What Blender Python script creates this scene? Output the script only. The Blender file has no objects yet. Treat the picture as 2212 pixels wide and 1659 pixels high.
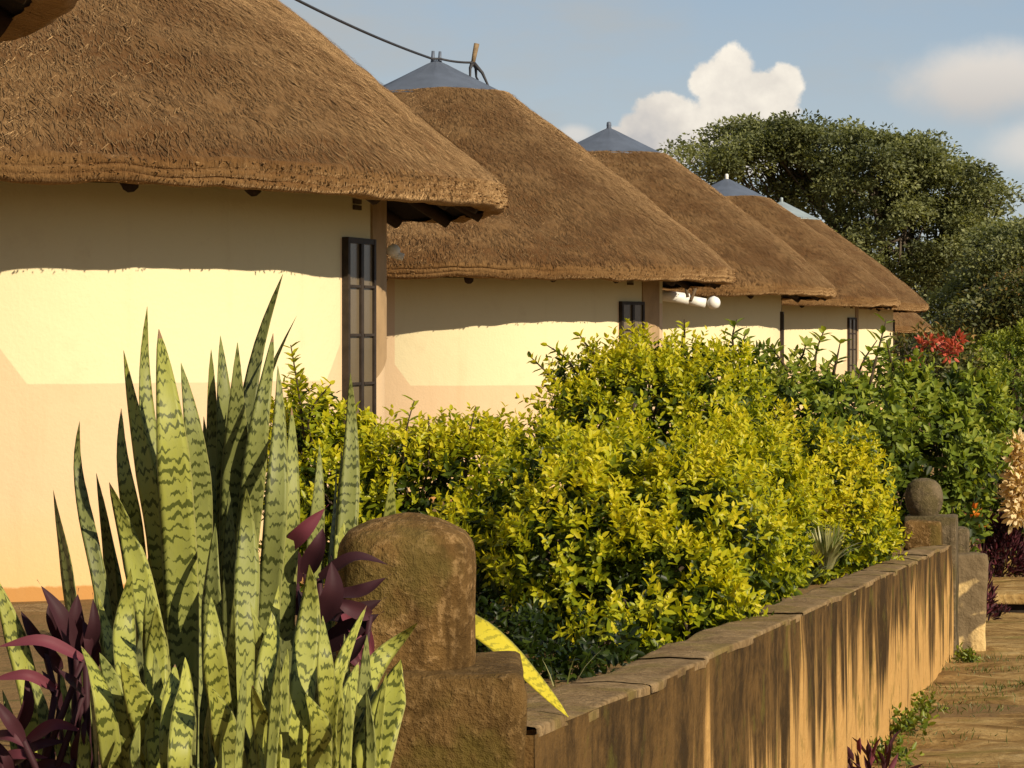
import bpy, math, random
import numpy as np
from mathutils import Vector
rng = np.random.default_rng(7)
random.seed(7)
S = bpy.context.scene
COL = S.collection
R = math.radians

# ------------------------------------------------------------------ camera
F, CX, HY = 5600.0, 1106.0, 722.0          # focal length, centre column and eye level in photo pixels (2212 wide)
cam = bpy.data.cameras.new('camera'); co = bpy.data.objects.new('camera', cam); COL.objects.link(co)
co.location = (0, 0, 0); co.rotation_euler = (R(90), 0, 0)
cam.sensor_width = 36; cam.lens = 36 * F / 2212; cam.shift_y = -(829.5 - HY) / 2212
cam.clip_start = 0.1; cam.clip_end = 9000
S.camera = co
S.view_settings.view_transform = 'Standard'; S.view_settings.look = 'None'
S.view_settings.exposure = 0.3; S.view_settings.gamma = 1
def P(px, py, d): return np.array([(px - CX) / F * d, d, -(py - HY) / F * d])

# ------------------------------------------------------------------ node helper
class NT:
    def __init__(s, tree): s.t = tree; s.n = tree.nodes; s.l = tree.links
    def new(s, typ, ins=None, **kw):
        n = s.n.new(typ)
        for k, v in kw.items(): setattr(n, k, v)
        for k, v in (ins or {}).items(): s.put(n.inputs[k], v)
        return n
    def put(s, sock, v):
        if isinstance(v, bpy.types.NodeSocket): s.l.new(v, sock)
        elif isinstance(v, bpy.types.Node): s.l.new(v.outputs[0], sock)
        else:
            if sock.type == 'RGBA' and len(v) == 3: v = (*v, 1)
            sock.default_value = v
    def m(s, op, a, b=0.0, c=0.0, clamp=False):
        n = s.n.new('ShaderNodeMath'); n.operation = op; n.use_clamp = clamp
        for i, v in enumerate((a, b, c)): s.put(n.inputs[i], v)
        return n.outputs[0]
    def mix(s, fac, a, b, blend='MIX'):
        n = s.n.new('ShaderNodeMix'); n.data_type = 'RGBA'; n.blend_type = blend
        s.put(n.inputs[0], fac); s.put(n.inputs[6], a); s.put(n.inputs[7], b)
        return n.outputs[2]
    def ramp(s, fac, stops, interp='LINEAR'):
        n = s.n.new('ShaderNodeValToRGB'); n.color_ramp.interpolation = interp
        e = n.color_ramp.elements
        while len(e) < len(stops): e.new(0.5)
        for el, (p, c) in zip(e, stops):
            el.position = p; el.color = (*c, 1) if len(c) == 3 else c
        s.put(n.inputs[0], fac); return n.outputs[0]
    def ss(s, v, a, b):
        n = s.n.new('ShaderNodeMapRange'); n.interpolation_type = 'SMOOTHSTEP'
        s.put(n.inputs[0], v); n.inputs[1].default_value = a; n.inputs[2].default_value = b
        return n.outputs[0]
    def noise(s, vec, scale, detail=4, rough=0.55, dist=0.0, out=0):
        n = s.n.new('ShaderNodeTexNoise'); s.put(n.inputs['Vector'], vec)
        n.inputs['Scale'].default_value = scale; n.inputs['Detail'].default_value = detail
        n.inputs['Roughness'].default_value = rough; n.inputs['Distortion'].default_value = dist
        return n.outputs[out]
    def scalev(s, vec, sc):
        n = s.n.new('ShaderNodeVectorMath'); n.operation = 'MULTIPLY'
        s.put(n.inputs[0], vec); n.inputs[1].default_value = sc; return n.outputs[0]
    def attr(s, name, out='Fac'):
        n = s.n.new('ShaderNodeAttribute'); n.attribute_name = name; return n.outputs[out]
    def comb(s, x, y, z):
        n = s.n.new('ShaderNodeCombineXYZ')
        for i, v in enumerate((x, y, z)): s.put(n.inputs[i], v)
        return n.outputs[0]
    def bump(s, h, strength, dist):
        n = s.n.new('ShaderNodeBump'); s.put(n.inputs['Height'], h)
        n.inputs['Strength'].default_value = strength; n.inputs['Distance'].default_value = dist
        return n.outputs[0]

# ------------------------------------------------------------------ sky and sun
SUN_AZ, SUN_EL = 42.0, 29.0                # degrees right of straight behind the camera, and height
W = bpy.data.worlds.new('World'); S.world = W; W.use_nodes = True
def build_world():
    t = NT(W.node_tree); t.n.clear()
    sky = t.new('ShaderNodeTexSky'); sky.sky_type = 'NISHITA'; sky.sun_disc = False
    sky.sun_elevation = R(SUN_EL); sky.sun_rotation = R(180 - SUN_AZ)
    sky.air_density = 1.0; sky.dust_density = 0.4; sky.ozone_density = 1.2
    d = t.new('ShaderNodeTexCoord').outputs['Generated']
    sp = t.new('ShaderNodeSeparateXYZ', {0: d})
    y = t.m('MAXIMUM', sp.outputs[1], 0.02)
    u = t.m('DIVIDE', sp.outputs[0], y); v = t.m('DIVIDE', sp.outputs[2], y)
    uv = t.comb(u, v, 0.0)
    def cu(px): return (px - CX) / F
    def cv(py): return -(py - HY) / F
    warp = t.noise(uv, 24, 6, 0.6); warp2 = t.noise(t.scalev(uv, (1, 1, 1)), 85, 6, 0.62)
    def blob(px, py, rx, ry):
        a = t.m('DIVIDE', t.m('SUBTRACT', u, cu(px)), rx / F); b = t.m('DIVIDE', t.m('SUBTRACT', v, cv(py)), ry / F)
        r2 = t.m('ADD', t.m('MULTIPLY', a, a), t.m('MULTIPLY', b, b))
        return t.m('SUBTRACT', 1.0, t.m('SQRT', r2))
    front = t.m('GREATER_THAN', sp.outputs[1], 0.05)
    # towering cumulus
    k = None
    for b in ((1585, 150, 50, 52), (1535, 178, 48, 50), (1575, 205, 72, 60), (1690, 185, 48, 52), (1645, 205, 75, 60), (1600, 260, 125, 75), (1440, 250, 72, 52), (1400, 282, 70, 46), (1510, 285, 110, 66), (1340, 296, 50, 26), (1640, 310, 110, 70), (1460, 320, 110, 40)):
        q = blob(*b); k = q if k is None else t.new('ShaderNodeMath', {0: k, 1: q, 2: 0.10}, operation='SMOOTH_MAX').outputs[0]
    puff = t.m('ADD', t.m('MULTIPLY', t.m('SUBTRACT', warp, 0.5), 0.55), t.m('MULTIPLY', t.m('SUBTRACT', warp2, 0.5), 0.95))
    kk = t.m('ADD', k, puff)
    cm = t.ss(kk, -0.07, 0.20)
    # shading: side towards the sun bright, hollows greyer
    billow = t.noise(uv, 48, 5, 0.55)
    lit = t.m('ADD', t.m('MULTIPLY', t.m('SUBTRACT', v, cv(270)), 9.0), t.m('MULTIPLY', t.m('SUBTRACT', u, cu(1500)), 4.5))
    lit = t.m('ADD', lit, t.m('MULTIPLY', t.m('SUBTRACT', billow, 0.5), 1.6))
    lit = t.m('ADD', lit, t.m('MULTIPLY', kk, 0.12))
    ccol = t.ramp(t.m('ADD', lit, 0.40), [(0.0, (0.45, 0.435, 0.425)), (0.45, (0.62, 0.575, 0.515)), (0.9, (0.80, 0.74, 0.64))])
    # soft clouds at the right
    s1 = t.ss(t.m('ADD', blob(2115, 178, 210, 100), t.m('MULTIPLY', t.m('SUBTRACT', warp, 0.5), 0.9)), -0.1, 0.6)
    s2 = t.ss(t.m('ADD', blob(2240, 320, 130, 75), t.m('MULTIPLY', t.m('SUBTRACT', warp, 0.5), 0.9)), -0.1, 0.7)
    s3 = t.ss(t.m('ADD', blob(1240, 290, 60, 30), t.m('MULTIPLY', t.m('SUBTRACT', warp, 0.5), 0.9)), 0.0, 0.7)
    scol = t.ramp(t.m('ADD', t.m('MULTIPLY', t.m('SUBTRACT', v, cv(190)), 20.0), 0.5), [(0.1, (0.40, 0.385, 0.375)), (0.8, (0.66, 0.61, 0.55))])
    s1b = t.m('MULTIPLY', s1, 0.95)
    soft = t.m('MAXIMUM', s2, s3)
    # thin high veil, denser towards the left
    veil = t.noise(t.scalev(uv, (1, 2.6, 1)), 9, 5, 0.6)
    vm = t.m('MULTIPLY', t.ss(t.m('SUBTRACT', veil, t.m('MULTIPLY', u, 1.1)), 0.30, 0.78), 0.9)
    base = sky.outputs[0]
    base = t.mix(1.0, base, (0.056, 0.054, 0.055), 'MULTIPLY')      # sky strength and a little desaturation
    c = t.mix(t.m('MULTIPLY', front, 0.8), base, t.ramp(v, [(0.0, (0.46, 0.48, 0.48)), (0.06, (0.40, 0.465, 0.51)), (0.14, (0.30, 0.395, 0.50))]))   # pale lower air
    c = t.mix(t.m('MULTIPLY', vm, front), c, (0.375, 0.385, 0.38))
    c = t.mix(t.m('MULTIPLY', s1b, front), c, scol)
    c = t.mix(t.m('MULTIPLY', t.m('MULTIPLY', soft, 0.8), front), c, (0.60, 0.57, 0.53))
    c = t.mix(t.m('MULTIPLY', cm, front), c, ccol)
    bg = t.new('ShaderNodeBackground', {'Color': c, 'Strength': 1.0})
    t.new('ShaderNodeOutputWorld', {0: bg})
build_world()
sl = bpy.data.lights.new('sun', 'SUN'); so = bpy.data.objects.new('sun', sl); COL.objects.link(so)
sl.energy = 4.8; sl.angle = R(0.5); sl.color = (1.0, 0.865, 0.66)
sv = Vector((math.sin(R(SUN_AZ)) * math.cos(R(SUN_EL)), -math.cos(R(SUN_AZ)) * math.cos(R(SUN_EL)), math.sin(R(SUN_EL))))
so.rotation_euler = sv.to_track_quat('Z', 'Y').to_euler(); so.location = (6, -10, 12)

# ------------------------------------------------------------------ object helpers
def mesh(name, V, F_, mat, parent=None, smooth=True, attrs=None, loc=None):
    """V (n,3); F_ list of int arrays (m,3)/(m,4)"""
    V = np.asarray(V, dtype=np.float32)
    if not isinstance(F_, list): F_ = [F_]
    F_ = [np.asarray(f, dtype=np.int32) for f in F_ if len(f)]
    me = bpy.data.meshes.new(name)
    nl = sum(f.size for f in F_); npoly = sum(len(f) for f in F_)
    me.vertices.add(len(V)); me.vertices.foreach_set('co', V.ravel())
    me.loops.add(nl); me.loops.foreach_set('vertex_index', np.concatenate([f.ravel() for f in F_]))
    st = []; o = 0
    for f in F_:
        st.append(o + np.arange(len(f)) * f.shape[1]); o += f.size
    me.polygons.add(npoly); me.polygons.foreach_set('loop_start', np.concatenate(st).astype(np.int32))
    me.update(calc_edges=True); me.validate()
    me.polygons.foreach_set('use_smooth', np.full(len(me.polygons), smooth))
    for k, a in (attrs or {}).items():
        at = me.attributes.new(k, 'FLOAT', 'POINT'); at.data.foreach_set('value', np.asarray(a, dtype=np.float32))
    if mat: me.materials.append(mat)
    ob = bpy.data.objects.new(name, me); COL.objects.link(ob)
    if parent: ob.parent = parent
    if loc is not None: ob.location = loc
    return ob
def thing(name, label, cat, loc=(0, 0, 0), group=None):
    o = bpy.data.objects.new(name, None); COL.objects.link(o); o.location = loc; o.empty_display_size = 0.2
    tag(o, label, cat, group); return o
def tag(o, label, cat, group=None):
    o['label'] = label; o['category'] = cat
    if group: o['group'] = group
    return o
def struct(o, kind='structure', label=None, cat=None):
    o['kind'] = kind
    if label: o['label'] = label; o['category'] = cat
    return o
class MB:
    """collects pieces into one mesh"""
    def __init__(s): s.v = []; s.f3 = []; s.f4 = []; s.a = {}; s.n = 0
    def add(s, V, f3=None, f4=None, **at):
        V = np.asarray(V, float); s.v.append(V)
        if f3 is not None and len(f3): s.f3.append(np.asarray(f3) + s.n)
        if f4 is not None and len(f4): s.f4.append(np.asarray(f4) + s.n)
        for k, a in at.items(): s.a.setdefault(k, []).append(np.broadcast_to(a, len(V)))
        s.n += len(V); return s
    def box(s, c, size, ax=None, **at):
        c = np.asarray(c, float); h = np.asarray(size, float) / 2
        q = np.array([[x, y, z] for x in (-1, 1) for y in (-1, 1) for z in (-1, 1)]) * h
        if ax is not None: q = q @ np.asarray(ax)        # rows of ax: local axes in world
        return s.add(q + c, f4=[[0, 1, 3, 2], [4, 6, 7, 5], [0, 4, 5, 1], [2, 3, 7, 6], [0, 2, 6, 4], [1, 5, 7, 3]], **at)
    def tube(s, pts, rad, n=8, caps=True, **at):
        pts = np.asarray(pts, float); rad = np.broadcast_to(rad, len(pts))
        T = np.gradient(pts, axis=0); T /= np.linalg.norm(T, axis=1)[:, None] + 1e-9
        ref = np.array([0, 0, 1.0]) if abs(T[0, 2]) < 0.9 else np.array([1.0, 0, 0])
        A = np.cross(T, ref); A /= np.linalg.norm(A, axis=1)[:, None] + 1e-9; B = np.cross(T, A)
        th = np.linspace(0, 2 * np.pi, n, endpoint=False)
        V = (pts[:, None] + rad[:, None, None] * (np.cos(th)[None, :, None] * A[:, None] + np.sin(th)[None, :, None] * B[:, None])).reshape(-1, 3)
        m = len(pts); i = np.arange(m - 1)[:, None] * n; j = np.arange(n)[None]; k = (j + 1) % n
        f4 = np.stack([i + j, i + k, i + n + k, i + n + j], -1).reshape(-1, 4); f3 = []
        if caps:
            V = np.vstack([V, pts[0], pts[-1]]); a, b = len(V) - 2, len(V) - 1
            f3 = [[a, (q + 1) % n, q] for q in range(n)] + [[b, (m - 1) * n + q, (m - 1) * n + (q + 1) % n] for q in range(n)]
        return s.add(V, f3=f3, f4=f4, **at)
    def build(s, name, mat, parent=None, smooth=True, loc=None):
        fs = []
        if s.f3: fs.append(np.concatenate(s.f3))
        if s.f4: fs.append(np.concatenate(s.f4))
        return mesh(name, np.concatenate(s.v), fs, mat, parent, smooth, {k: np.concatenate(a) for k, a in s.a.items()}, loc)
def grid_faces(nu, nv, wrap=False):
    i = np.arange(nu if wrap else nu - 1)[:, None]; j = np.arange(nv - 1)[None]; i2 = (i + 1) % nu
    return np.stack([i * nv + j, i2 * nv + j, i2 * nv + j + 1, i * nv + j + 1], -1).reshape(-1, 4)
class SinNoise:
    """cheap smooth noise: sum of random plane waves"""
    def __init__(s, seed, freq, n=14, aniso=(1, 1, 1)):
        r = np.random.default_rng(seed); d = r.normal(size=(n, 3)); d /= np.linalg.norm(d, axis=1)[:, None]
        s.k = d * freq * r.uniform(0.5, 1.8, n)[:, None] * np.array(aniso); s.p = r.uniform(0, 6.28, n); s.n = n
    def __call__(s, X): return np.sin(X @ s.k.T + s.p).sum(-1) / math.sqrt(s.n / 2) * 0.5
def norm(a): return a / (np.linalg.norm(a, axis=-1, keepdims=True) + 1e-9)

# ------------------------------------------------------------------ materials
def mat(name):
    m = bpy.data.materials.new(name); m.use_nodes = True; t = NT(m.node_tree); t.n.clear()
    out = t.new('ShaderNodeOutputMaterial'); return m, t, out
def prin(t, out, col, rough=0.8, normal=None, spec=0.3, metal=0.0):
    p = t.new('ShaderNodeBsdfPrincipled', {'Base Color': col, 'Roughness': rough, 'Metallic': metal, 'Specular IOR Level': spec})
    if normal is not None: t.put(p.inputs['Normal'], normal)
    t.put(out.inputs[0], p); return p
def objc(t): return t.new('ShaderNodeTexCoord').outputs['Object']

def mat_thatch():
    m, t, out = mat('thatch')
    a = t.comb(t.attr('arc'), t.attr('run'), t.attr('layer'))
    fib = t.noise(t.scalev(a, (105, 9, 1)), 1.0, 4, 0.65, 0.8)
    tuft = t.noise(t.scalev(a, (42, 17, 1)), 1.0, 3, 0.6, 1.2)
    big = t.noise(t.scalev(a, (1.6, 2.6, 1)), 1.0, 3, 0.6)
    f = t.m('ADD', t.m('MULTIPLY', fib, 0.55), t.m('MULTIPLY', tuft, 0.45))
    f = t.m('ADD', f, t.m('MULTIPLY', t.m('SUBTRACT', t.attr('tint'), 0.5), 0.17))
    col = t.ramp(f, [(0.24, (0.042, 0.020, 0.008)), (0.42, (0.118, 0.062, 0.024)), (0.58, (0.192, 0.108, 0.044)), (0.80, (0.33, 0.21, 0.094))])
    col = t.mix(t.ss(big, 0.40, 0.62), col, t.mix(1.0, col, (0.62, 0.52, 0.45), 'MULTIPLY'))
    col = t.mix(t.m('MULTIPLY', t.attr('cut'), 0.25), col, (0.27, 0.150, 0.052))
    # cut edge colour is weaker in the seams between the courses
    nb = t.bump(t.m('ADD', fib, tuft), 0.75, 0.025)
    p = prin(t, out, col, 0.95, nb, 0.05)
    p.inputs['Sheen Weight'].default_value = 0.62; p.inputs['Sheen Roughness'].default_value = 0.40; p.inputs['Sheen Tint'].default_value = (1.0, 0.655, 0.33, 1)
    return m
M = {}
M['thatch'] = mat_thatch()
def simple(name, col, rough=0.8, var=0.25, scale=8, bump=0.0, spec=0.3, metal=0.0, bscale=None, bdist=0.01):
    m, t, out = mat(name); o = objc(t)
    n = t.noise(o, scale, 5, 0.6)
    c = t.mix(t.ss(n, 0.3, 0.7), tuple(x * (1 - var) for x in col), tuple(min(1, x * (1 + var)) for x in col))
    nb = t.bump(t.noise(o, bscale or scale * 4, 5, 0.65), bump, bdist) if bump else None
    prin(t, out, c, rough, nb, spec, metal); M[name] = m; return m
simple('shaded_thatch', (0.010, 0.006, 0.004), 0.95, 0.4, 20, 0.5)  # shade under the eaves put into a near-black thatch colour
simple('dark_wood', (0.026, 0.014, 0.008), 0.85, 0.4, 12)
simple('pole_wood', (0.21, 0.145, 0.08), 0.8, 0.35, 14, 0.4)
simple('cap_metal', (0.105, 0.125, 0.165), 0.6, 0.16, 3.0, 0.15, 0.35, 0.25, 9, 0.01)
simple('pale_metal', (0.30, 0.35, 0.36), 0.55, 0.15, 3.0, 0.1, 0.3, 0.25)
simple('cable_black', (0.035, 0.035, 0.04), 0.6, 0.2)
simple('frame_paint', (0.035, 0.024, 0.016), 0.6, 0.3, 12)
simple('lamp_white', (0.75, 0.74, 0.68), 0.4, 0.08, 10)
simple('sill_shade_tan', (0.40, 0.265, 0.135), 0.9, 0.12, 4, 0.2)
simple('vent_dark', (0.022, 0.015, 0.010), 0.95, 0.4, 10, 0.4)
simple('vent_mat', (0.11, 0.075, 0.04), 0.95, 0.3, 10)
def mat_glass():
    m, t, out = mat('window_glass'); o = objc(t)
    n = t.noise(o, 5, 3)
    prin(t, out, t.mix(n, (0.12, 0.092, 0.055), (0.17, 0.13, 0.08)), 0.25, None, 0.4); M['glass'] = m
mat_glass()
def mat_plaster():
    m, t, out = mat('painted_plaster')
    s, h, sl_, sr, zb = (t.attr(k) for k in ('arc', 'hz', 'sl', 'sr', 'zb'))
    o = objc(t)
    wob = t.m('MULTIPLY', t.m('SUBTRACT', t.noise(o, 3.0, 4), 0.5), 0.012)
    dz = t.m('ADD', t.m('SUBTRACT', h, zb), wob)
    a = t.m('SUBTRACT', s, sl_); b = t.m('MAXIMUM', t.m('SUBTRACT', sr, s), t.m('SUBTRACT', h, 0.31))
    q = t.m('DIVIDE', dz, 0.20)
    ca = t.m('SUBTRACT', t.m('ADD', t.m('DIVIDE', a, 0.15), q), 1.0)
    cb = t.m('SUBTRACT', t.m('ADD', t.m('DIVIDE', b, 0.15), q), 1.0)
    k = t.m('MINIMUM', t.m('MINIMUM', dz, t.m('MINIMUM', a, b)), t.m('MULTIPLY', t.m('MINIMUM', ca, cb), 0.12))
    mask = t.ss(k, -0.004, 0.004)
    n = t.noise(o, 1.3, 5, 0.6); n2 = t.noise(o, 14, 5, 0.7)
    cream = t.mix(n, (0.71, 0.61, 0.365), (0.78, 0.68, 0.42))
    peach = t.mix(n, (0.66, 0.475, 0.285), (0.72, 0.53, 0.325))
    # rain splash and soil at the foot of the wall
    foot = t.ss(t.m('ADD', h, t.m('MULTIPLY', n, 0.25)), -0.80, -1.45)
    peach = t.mix(foot, peach, (0.66, 0.43, 0.20))
    plinth = t.ss(t.m('ADD', h, t.m('MULTIPLY', n2, 0.03)), -1.485, -1.50)
    peach = t.mix(plinth, peach, (0.46, 0.235, 0.075))
    c = t.mix(mask, peach, cream)
    c = t.mix(t.m('MULTIPLY', t.ss(n2, 0.60, 0.78), 0.16), c, (0.42, 0.28, 0.13))
    drip = t.noise(t.comb(t.m('MULTIPLY', s, 5.0), t.m('MULTIPLY', h, 0.5), 0.0), 1.0, 5, 0.65)
    c = t.mix(t.m('MULTIPLY', t.ss(drip, 0.54, 0.74), 0.13), c, (0.45, 0.31, 0.15))
    blot = t.noise(o, 2.6, 6, 0.7)
    c = t.mix(t.m('MULTIPLY', t.ss(blot, 0.55, 0.72), 0.13), c, (0.50, 0.36, 0.20))
    prin(t, out, c, 0.9, t.bump(t.m('ADD', t.m('MULTIPLY', t.noise(o, 5, 4, .6), 2.5), t.m('ADD', n2, t.noise(o, 60, 3))), 0.25, 0.006), 0.12); M['plaster'] = m
mat_plaster()
def mat_leaf(name, stops, trans=0.32, rough=0.42, spec=0.35, tcol=(1.25, 1.2, 0.5)):
    m, t, out = mat(name)
    c = t.ramp(t.attr('tint'), stops)
    p = t.new('ShaderNodeBsdfPrincipled', {'Base Color': c, 'Roughness': rough, 'Specular IOR Level': spec})
    tr = t.new('ShaderNodeBsdfTranslucent', {'Color': t.mix(1.0, c, tcol, 'MULTIPLY')})
    mx = t.new('ShaderNodeMixShader', {0: trans, 1: p, 2: tr}); t.put(out.inputs[0], mx); M[name] = m
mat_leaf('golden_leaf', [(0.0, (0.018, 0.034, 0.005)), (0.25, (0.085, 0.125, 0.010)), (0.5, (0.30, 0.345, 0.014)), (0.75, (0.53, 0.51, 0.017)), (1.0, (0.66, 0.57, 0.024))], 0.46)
mat_leaf('green_leaf', [(0.0, (0.020, 0.034, 0.007)), (0.35, (0.095, 0.14, 0.016)), (0.7, (0.21, 0.27, 0.03)), (1.0, (0.36, 0.37, 0.05))], 0.36, 0.5, 0.25)
mat_leaf('clipped_leaf', [(0.0, (0.025, 0.045, 0.007)), (0.5, (0.10, 0.145, 0.014)), (1.0, (0.23, 0.26, 0.025))], 0.3)
mat_leaf('tree_leaf', [(0.0, (0.060, 0.070, 0.032)), (0.5, (0.185, 0.205, 0.082)), (1.0, (0.34, 0.345, 0.145))], 0.40, 0.5, 0.3)
mat_leaf('olive_leaf', [(0.0, (0.03, 0.042, 0.012)), (0.5, (0.085, 0.095, 0.025)), (0.85, (0.16, 0.14, 0.035)), (1.0, (0.28, 0.17, 0.05))], 0.25, 0.5, 0.3)
mat_leaf('red_petal', [(0.0, (0.36, 0.06, 0.03)), (1.0, (0.62, 0.14, 0.08))], 0.3)
mat_leaf('orange_petal', [(0.0, (0.55, 0.14, 0.02)), (1.0, (0.80, 0.34, 0.05))], 0.3)
mat_leaf('cream_petal', [(0.0, (0.62, 0.44, 0.20)), (1.0, (0.88, 0.74, 0.46))], 0.3)
mat_leaf('purple_leaf', [(0.0, (0.022, 0.009, 0.011)), (0.6, (0.058, 0.019, 0.025)), (1.0, (0.165, 0.040, 0.056))], 0.15, 0.6, 0.2, (1.3, 0.7, 0.8))
mat_leaf('grass_blade', [(0.0, (0.04, 0.065, 0.012)), (0.6, (0.12, 0.15, 0.03)), (1.0, (0.38, 0.36, 0.16))], 0.3)
simple('bark', (0.085, 0.065, 0.045), 0.9, 0.35, 6, 0.5)
simple('twig', (0.06, 0.042, 0.024), 0.9, 0.3, 20)

def mat_snake(nm='snake', yellow=False):
    m, t, out = mat(nm + '_leaf')
    ac, al = t.attr('across'), t.attr('along')
    rnd = t.new('ShaderNodeObjectInfo').outputs['Random']
    off = t.m('MULTIPLY', rnd, 57.0)
    wob = t.noise(t.comb(t.m('MULTIPLY', ac, 2.6), t.m('ADD', t.m('MULTIPLY', al, 30), off), off), 1.0, 3, 0.6)
    zig = t.m('MULTIPLY', t.m('PINGPONG', t.m('ADD', t.m('MULTIPLY', ac, 1.5), 4.0), 0.5), 0.010)
    ph = t.m('ADD', t.m('ADD', al, zig), t.m('MULTIPLY', wob, 0.034))
    band = t.noise(t.comb(t.m('MULTIPLY', ac, 0.7), t.m('ADD', t.m('MULTIPLY', ph, 58), off), off), 1.0, 2.0, 0.5)
    fine = t.noise(t.comb(t.m('MULTIPLY', ac, 5.0), t.m('ADD', t.m('MULTIPLY', ph, 120), off), off), 1.0, 3.0, 0.6)
    wv = t.m('SINE', t.m('ADD', t.m('MULTIPLY', ph, 330), off))
    k = t.m('ADD', t.m('ADD', t.m('MULTIPLY', band, 0.62), t.m('MULTIPLY', fine, 0.25)), t.m('MULTIPLY', wv, 0.12))
    dark = t.m('MULTIPLY', t.ss(k, 0.485, 0.55), 0.45 if yellow else 0.92)
    tone = t.attr('tint')
    light = t.ramp(tone, [(0.0, (0.055, 0.064, 0.012)), (0.5, (0.205, 0.225, 0.048)), (1.0, (0.47, 0.47, 0.050))])
    light = t.mix(t.m('MULTIPLY', t.noise(t.comb(t.m('MULTIPLY', ac, 3), t.m('MULTIPLY', al, 40), off), 1, 4), 0.5), light, (0.27, 0.28, 0.12))
    if yellow: light = t.mix(0.85, light, (0.66, 0.54, 0.03))
    dk = t.mix(tone, (0.013, 0.019, 0.005), (0.052, 0.068, 0.010))
    c = t.mix(t.m('MULTIPLY', dark, 0.92), light, dk)
    edge = t.ss(t.m('ABSOLUTE', ac), 0.90, 0.97)
    c = t.mix(t.m('MULTIPLY', edge, 0.7), c, (0.36, 0.35, 0.12))
    c = t.mix(t.m('MULTIPLY', t.m('GREATER_THAN', t.attr('dry'), 0.5), 1.0), c, (0.27, 0.17, 0.085))
    p = t.new('ShaderNodeBsdfPrincipled', {'Base Color': c, 'Roughness': 0.5, 'Specular IOR Level': 0.25})
    t.put(p.inputs['Normal'], t.bump(fine, 0.12, 0.003))
    tr = t.new('ShaderNodeBsdfTranslucent', {'Color': t.mix(1.0, c, (1.2, 1.2, 0.5), 'MULTIPLY')})
    t.put(out.inputs[0], t.new('ShaderNodeMixShader', {0: 0.12, 1: p, 2: tr})); M[nm] = m
mat_snake(); mat_snake('yellow_snake', True)

def mat_garden_wall():
    m, t, out = mat('stained_render'); o = objc(t)
    al, h = t.attr('run'), t.attr('drop')       # metres along the wall, metres below the coping
    a = t.comb(al, h, 0.0)
    st = t.noise(t.scalev(a, (5.2, 0.50, 1)), 1.0, 4, 0.60, 0.35)
    st2 = t.noise(t.scalev(a, (26, 1.3, 1)), 1.0, 4, 0.7, 0.3)
    big = t.noise(t.scalev(a, (0.9, 1.0, 1)), 1.0, 3)
    k = t.m('ADD', t.m('MULTIPLY', st, 0.75), t.m('MULTIPLY', st2, 0.35))
    # black run-off streaks fade out down the wall; the near stretch is stained all over
    thr = t.m('ADD', t.m('MULTIPLY', t.m('SUBTRACT', h, 0.06), 0.40), t.m('MULTIPLY', t.m('SUBTRACT', big, 0.5), 0.42))
    thr = t.m('SUBTRACT', thr, t.m('MULTIPLY', t.ss(al, 3.6, 1.0), 0.12))
    dark = t.ss(t.m('SUBTRACT', k, thr), 0.36, 0.49)
    rough = t.noise(o, 22, 6, 0.7)
    ochre = t.mix(rough, (0.40, 0.215, 0.060), (0.60, 0.37, 0.135))
    grey = t.mix(t.ss(t.m('ADD', t.m('MULTIPLY', st, .36), t.m('ADD', t.m('MULTIPLY', rough, .26), t.m('MULTIPLY', t.noise(o, 3.2, 5, 0.7), .42))), 0.44, 0.60), (0.125, 0.070, 0.022), (0.034, 0.020, 0.007))
    c = t.mix(t.m('MULTIPLY', dark, 0.985), ochre, grey)
    lich = t.noise(o, 5, 5, 0.65)
    c = t.mix(t.m('MULTIPLY', t.ss(lich, 0.54, 0.66), 0.5), c, (0.115, 0.10, 0.018))
    prin(t, out, c, 0.93, t.bump(t.m('ADD', rough, t.m('MULTIPLY', st2, 0.5)), 0.7, 0.02), 0.12); M['stained'] = m
mat_garden_wall()
def mat_concrete(name, a, b, patch, moss):
    m, t, out = mat(name); o = objc(t)
    n1 = t.noise(o, 9, 6, 0.65); n2 = t.noise(o, 42, 5, 0.7); n3 = t.noise(o, 4.2, 4, 0.6)
    c = t.mix(t.ss(n1, 0.28, 0.72), a, b)
    c = t.mix(t.m('MULTIPLY', t.ss(n2, 0.50, 0.64), 0.7), c, patch)
    st = t.noise(t.scalev(o, (9, 9, 0.7)), 1.0, 5, 0.65)
    geo = t.new('ShaderNodeNewGeometry'); nz = t.new('ShaderNodeSeparateXYZ', {0: geo.outputs['True Normal']}).outputs[2]
    side = t.m('LESS_THAN', nz, 0.5)
    c = t.mix(t.m('MULTIPLY', t.m('MULTIPLY', t.ss(st, 0.52, 0.66), 0.7), side), c, tuple(x * 0.32 for x in a))
    c = t.mix(t.m('MULTIPLY', t.ss(n3, 0.50, 0.62), 0.6), c, moss)
    prin(t, out, c, 0.93, t.bump(t.m('ADD', n1, n2), 0.8, 0.018), 0.12); M[name] = m
mat_concrete('pillar_concrete', (0.100, 0.055, 0.016), (0.185, 0.106, 0.035), (0.33, 0.205, 0.085), (0.105, 0.082, 0.020))
mat_concrete('block_concrete', (0.075, 0.043, 0.013), (0.150, 0.088, 0.029), (0.21, 0.130, 0.05), (0.085, 0.068, 0.012))
mat_concrete('coping_stone', (0.17, 0.105, 0.045), (0.33, 0.225, 0.11), (0.13, 0.08, 0.034), (0.19, 0.14, 0.04))
mat_concrete('grey_stone', (0.085, 0.064, 0.035), (0.165, 0.125, 0.072), (0.23, 0.17, 0.10), (0.10, 0.08, 0.03))
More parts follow.
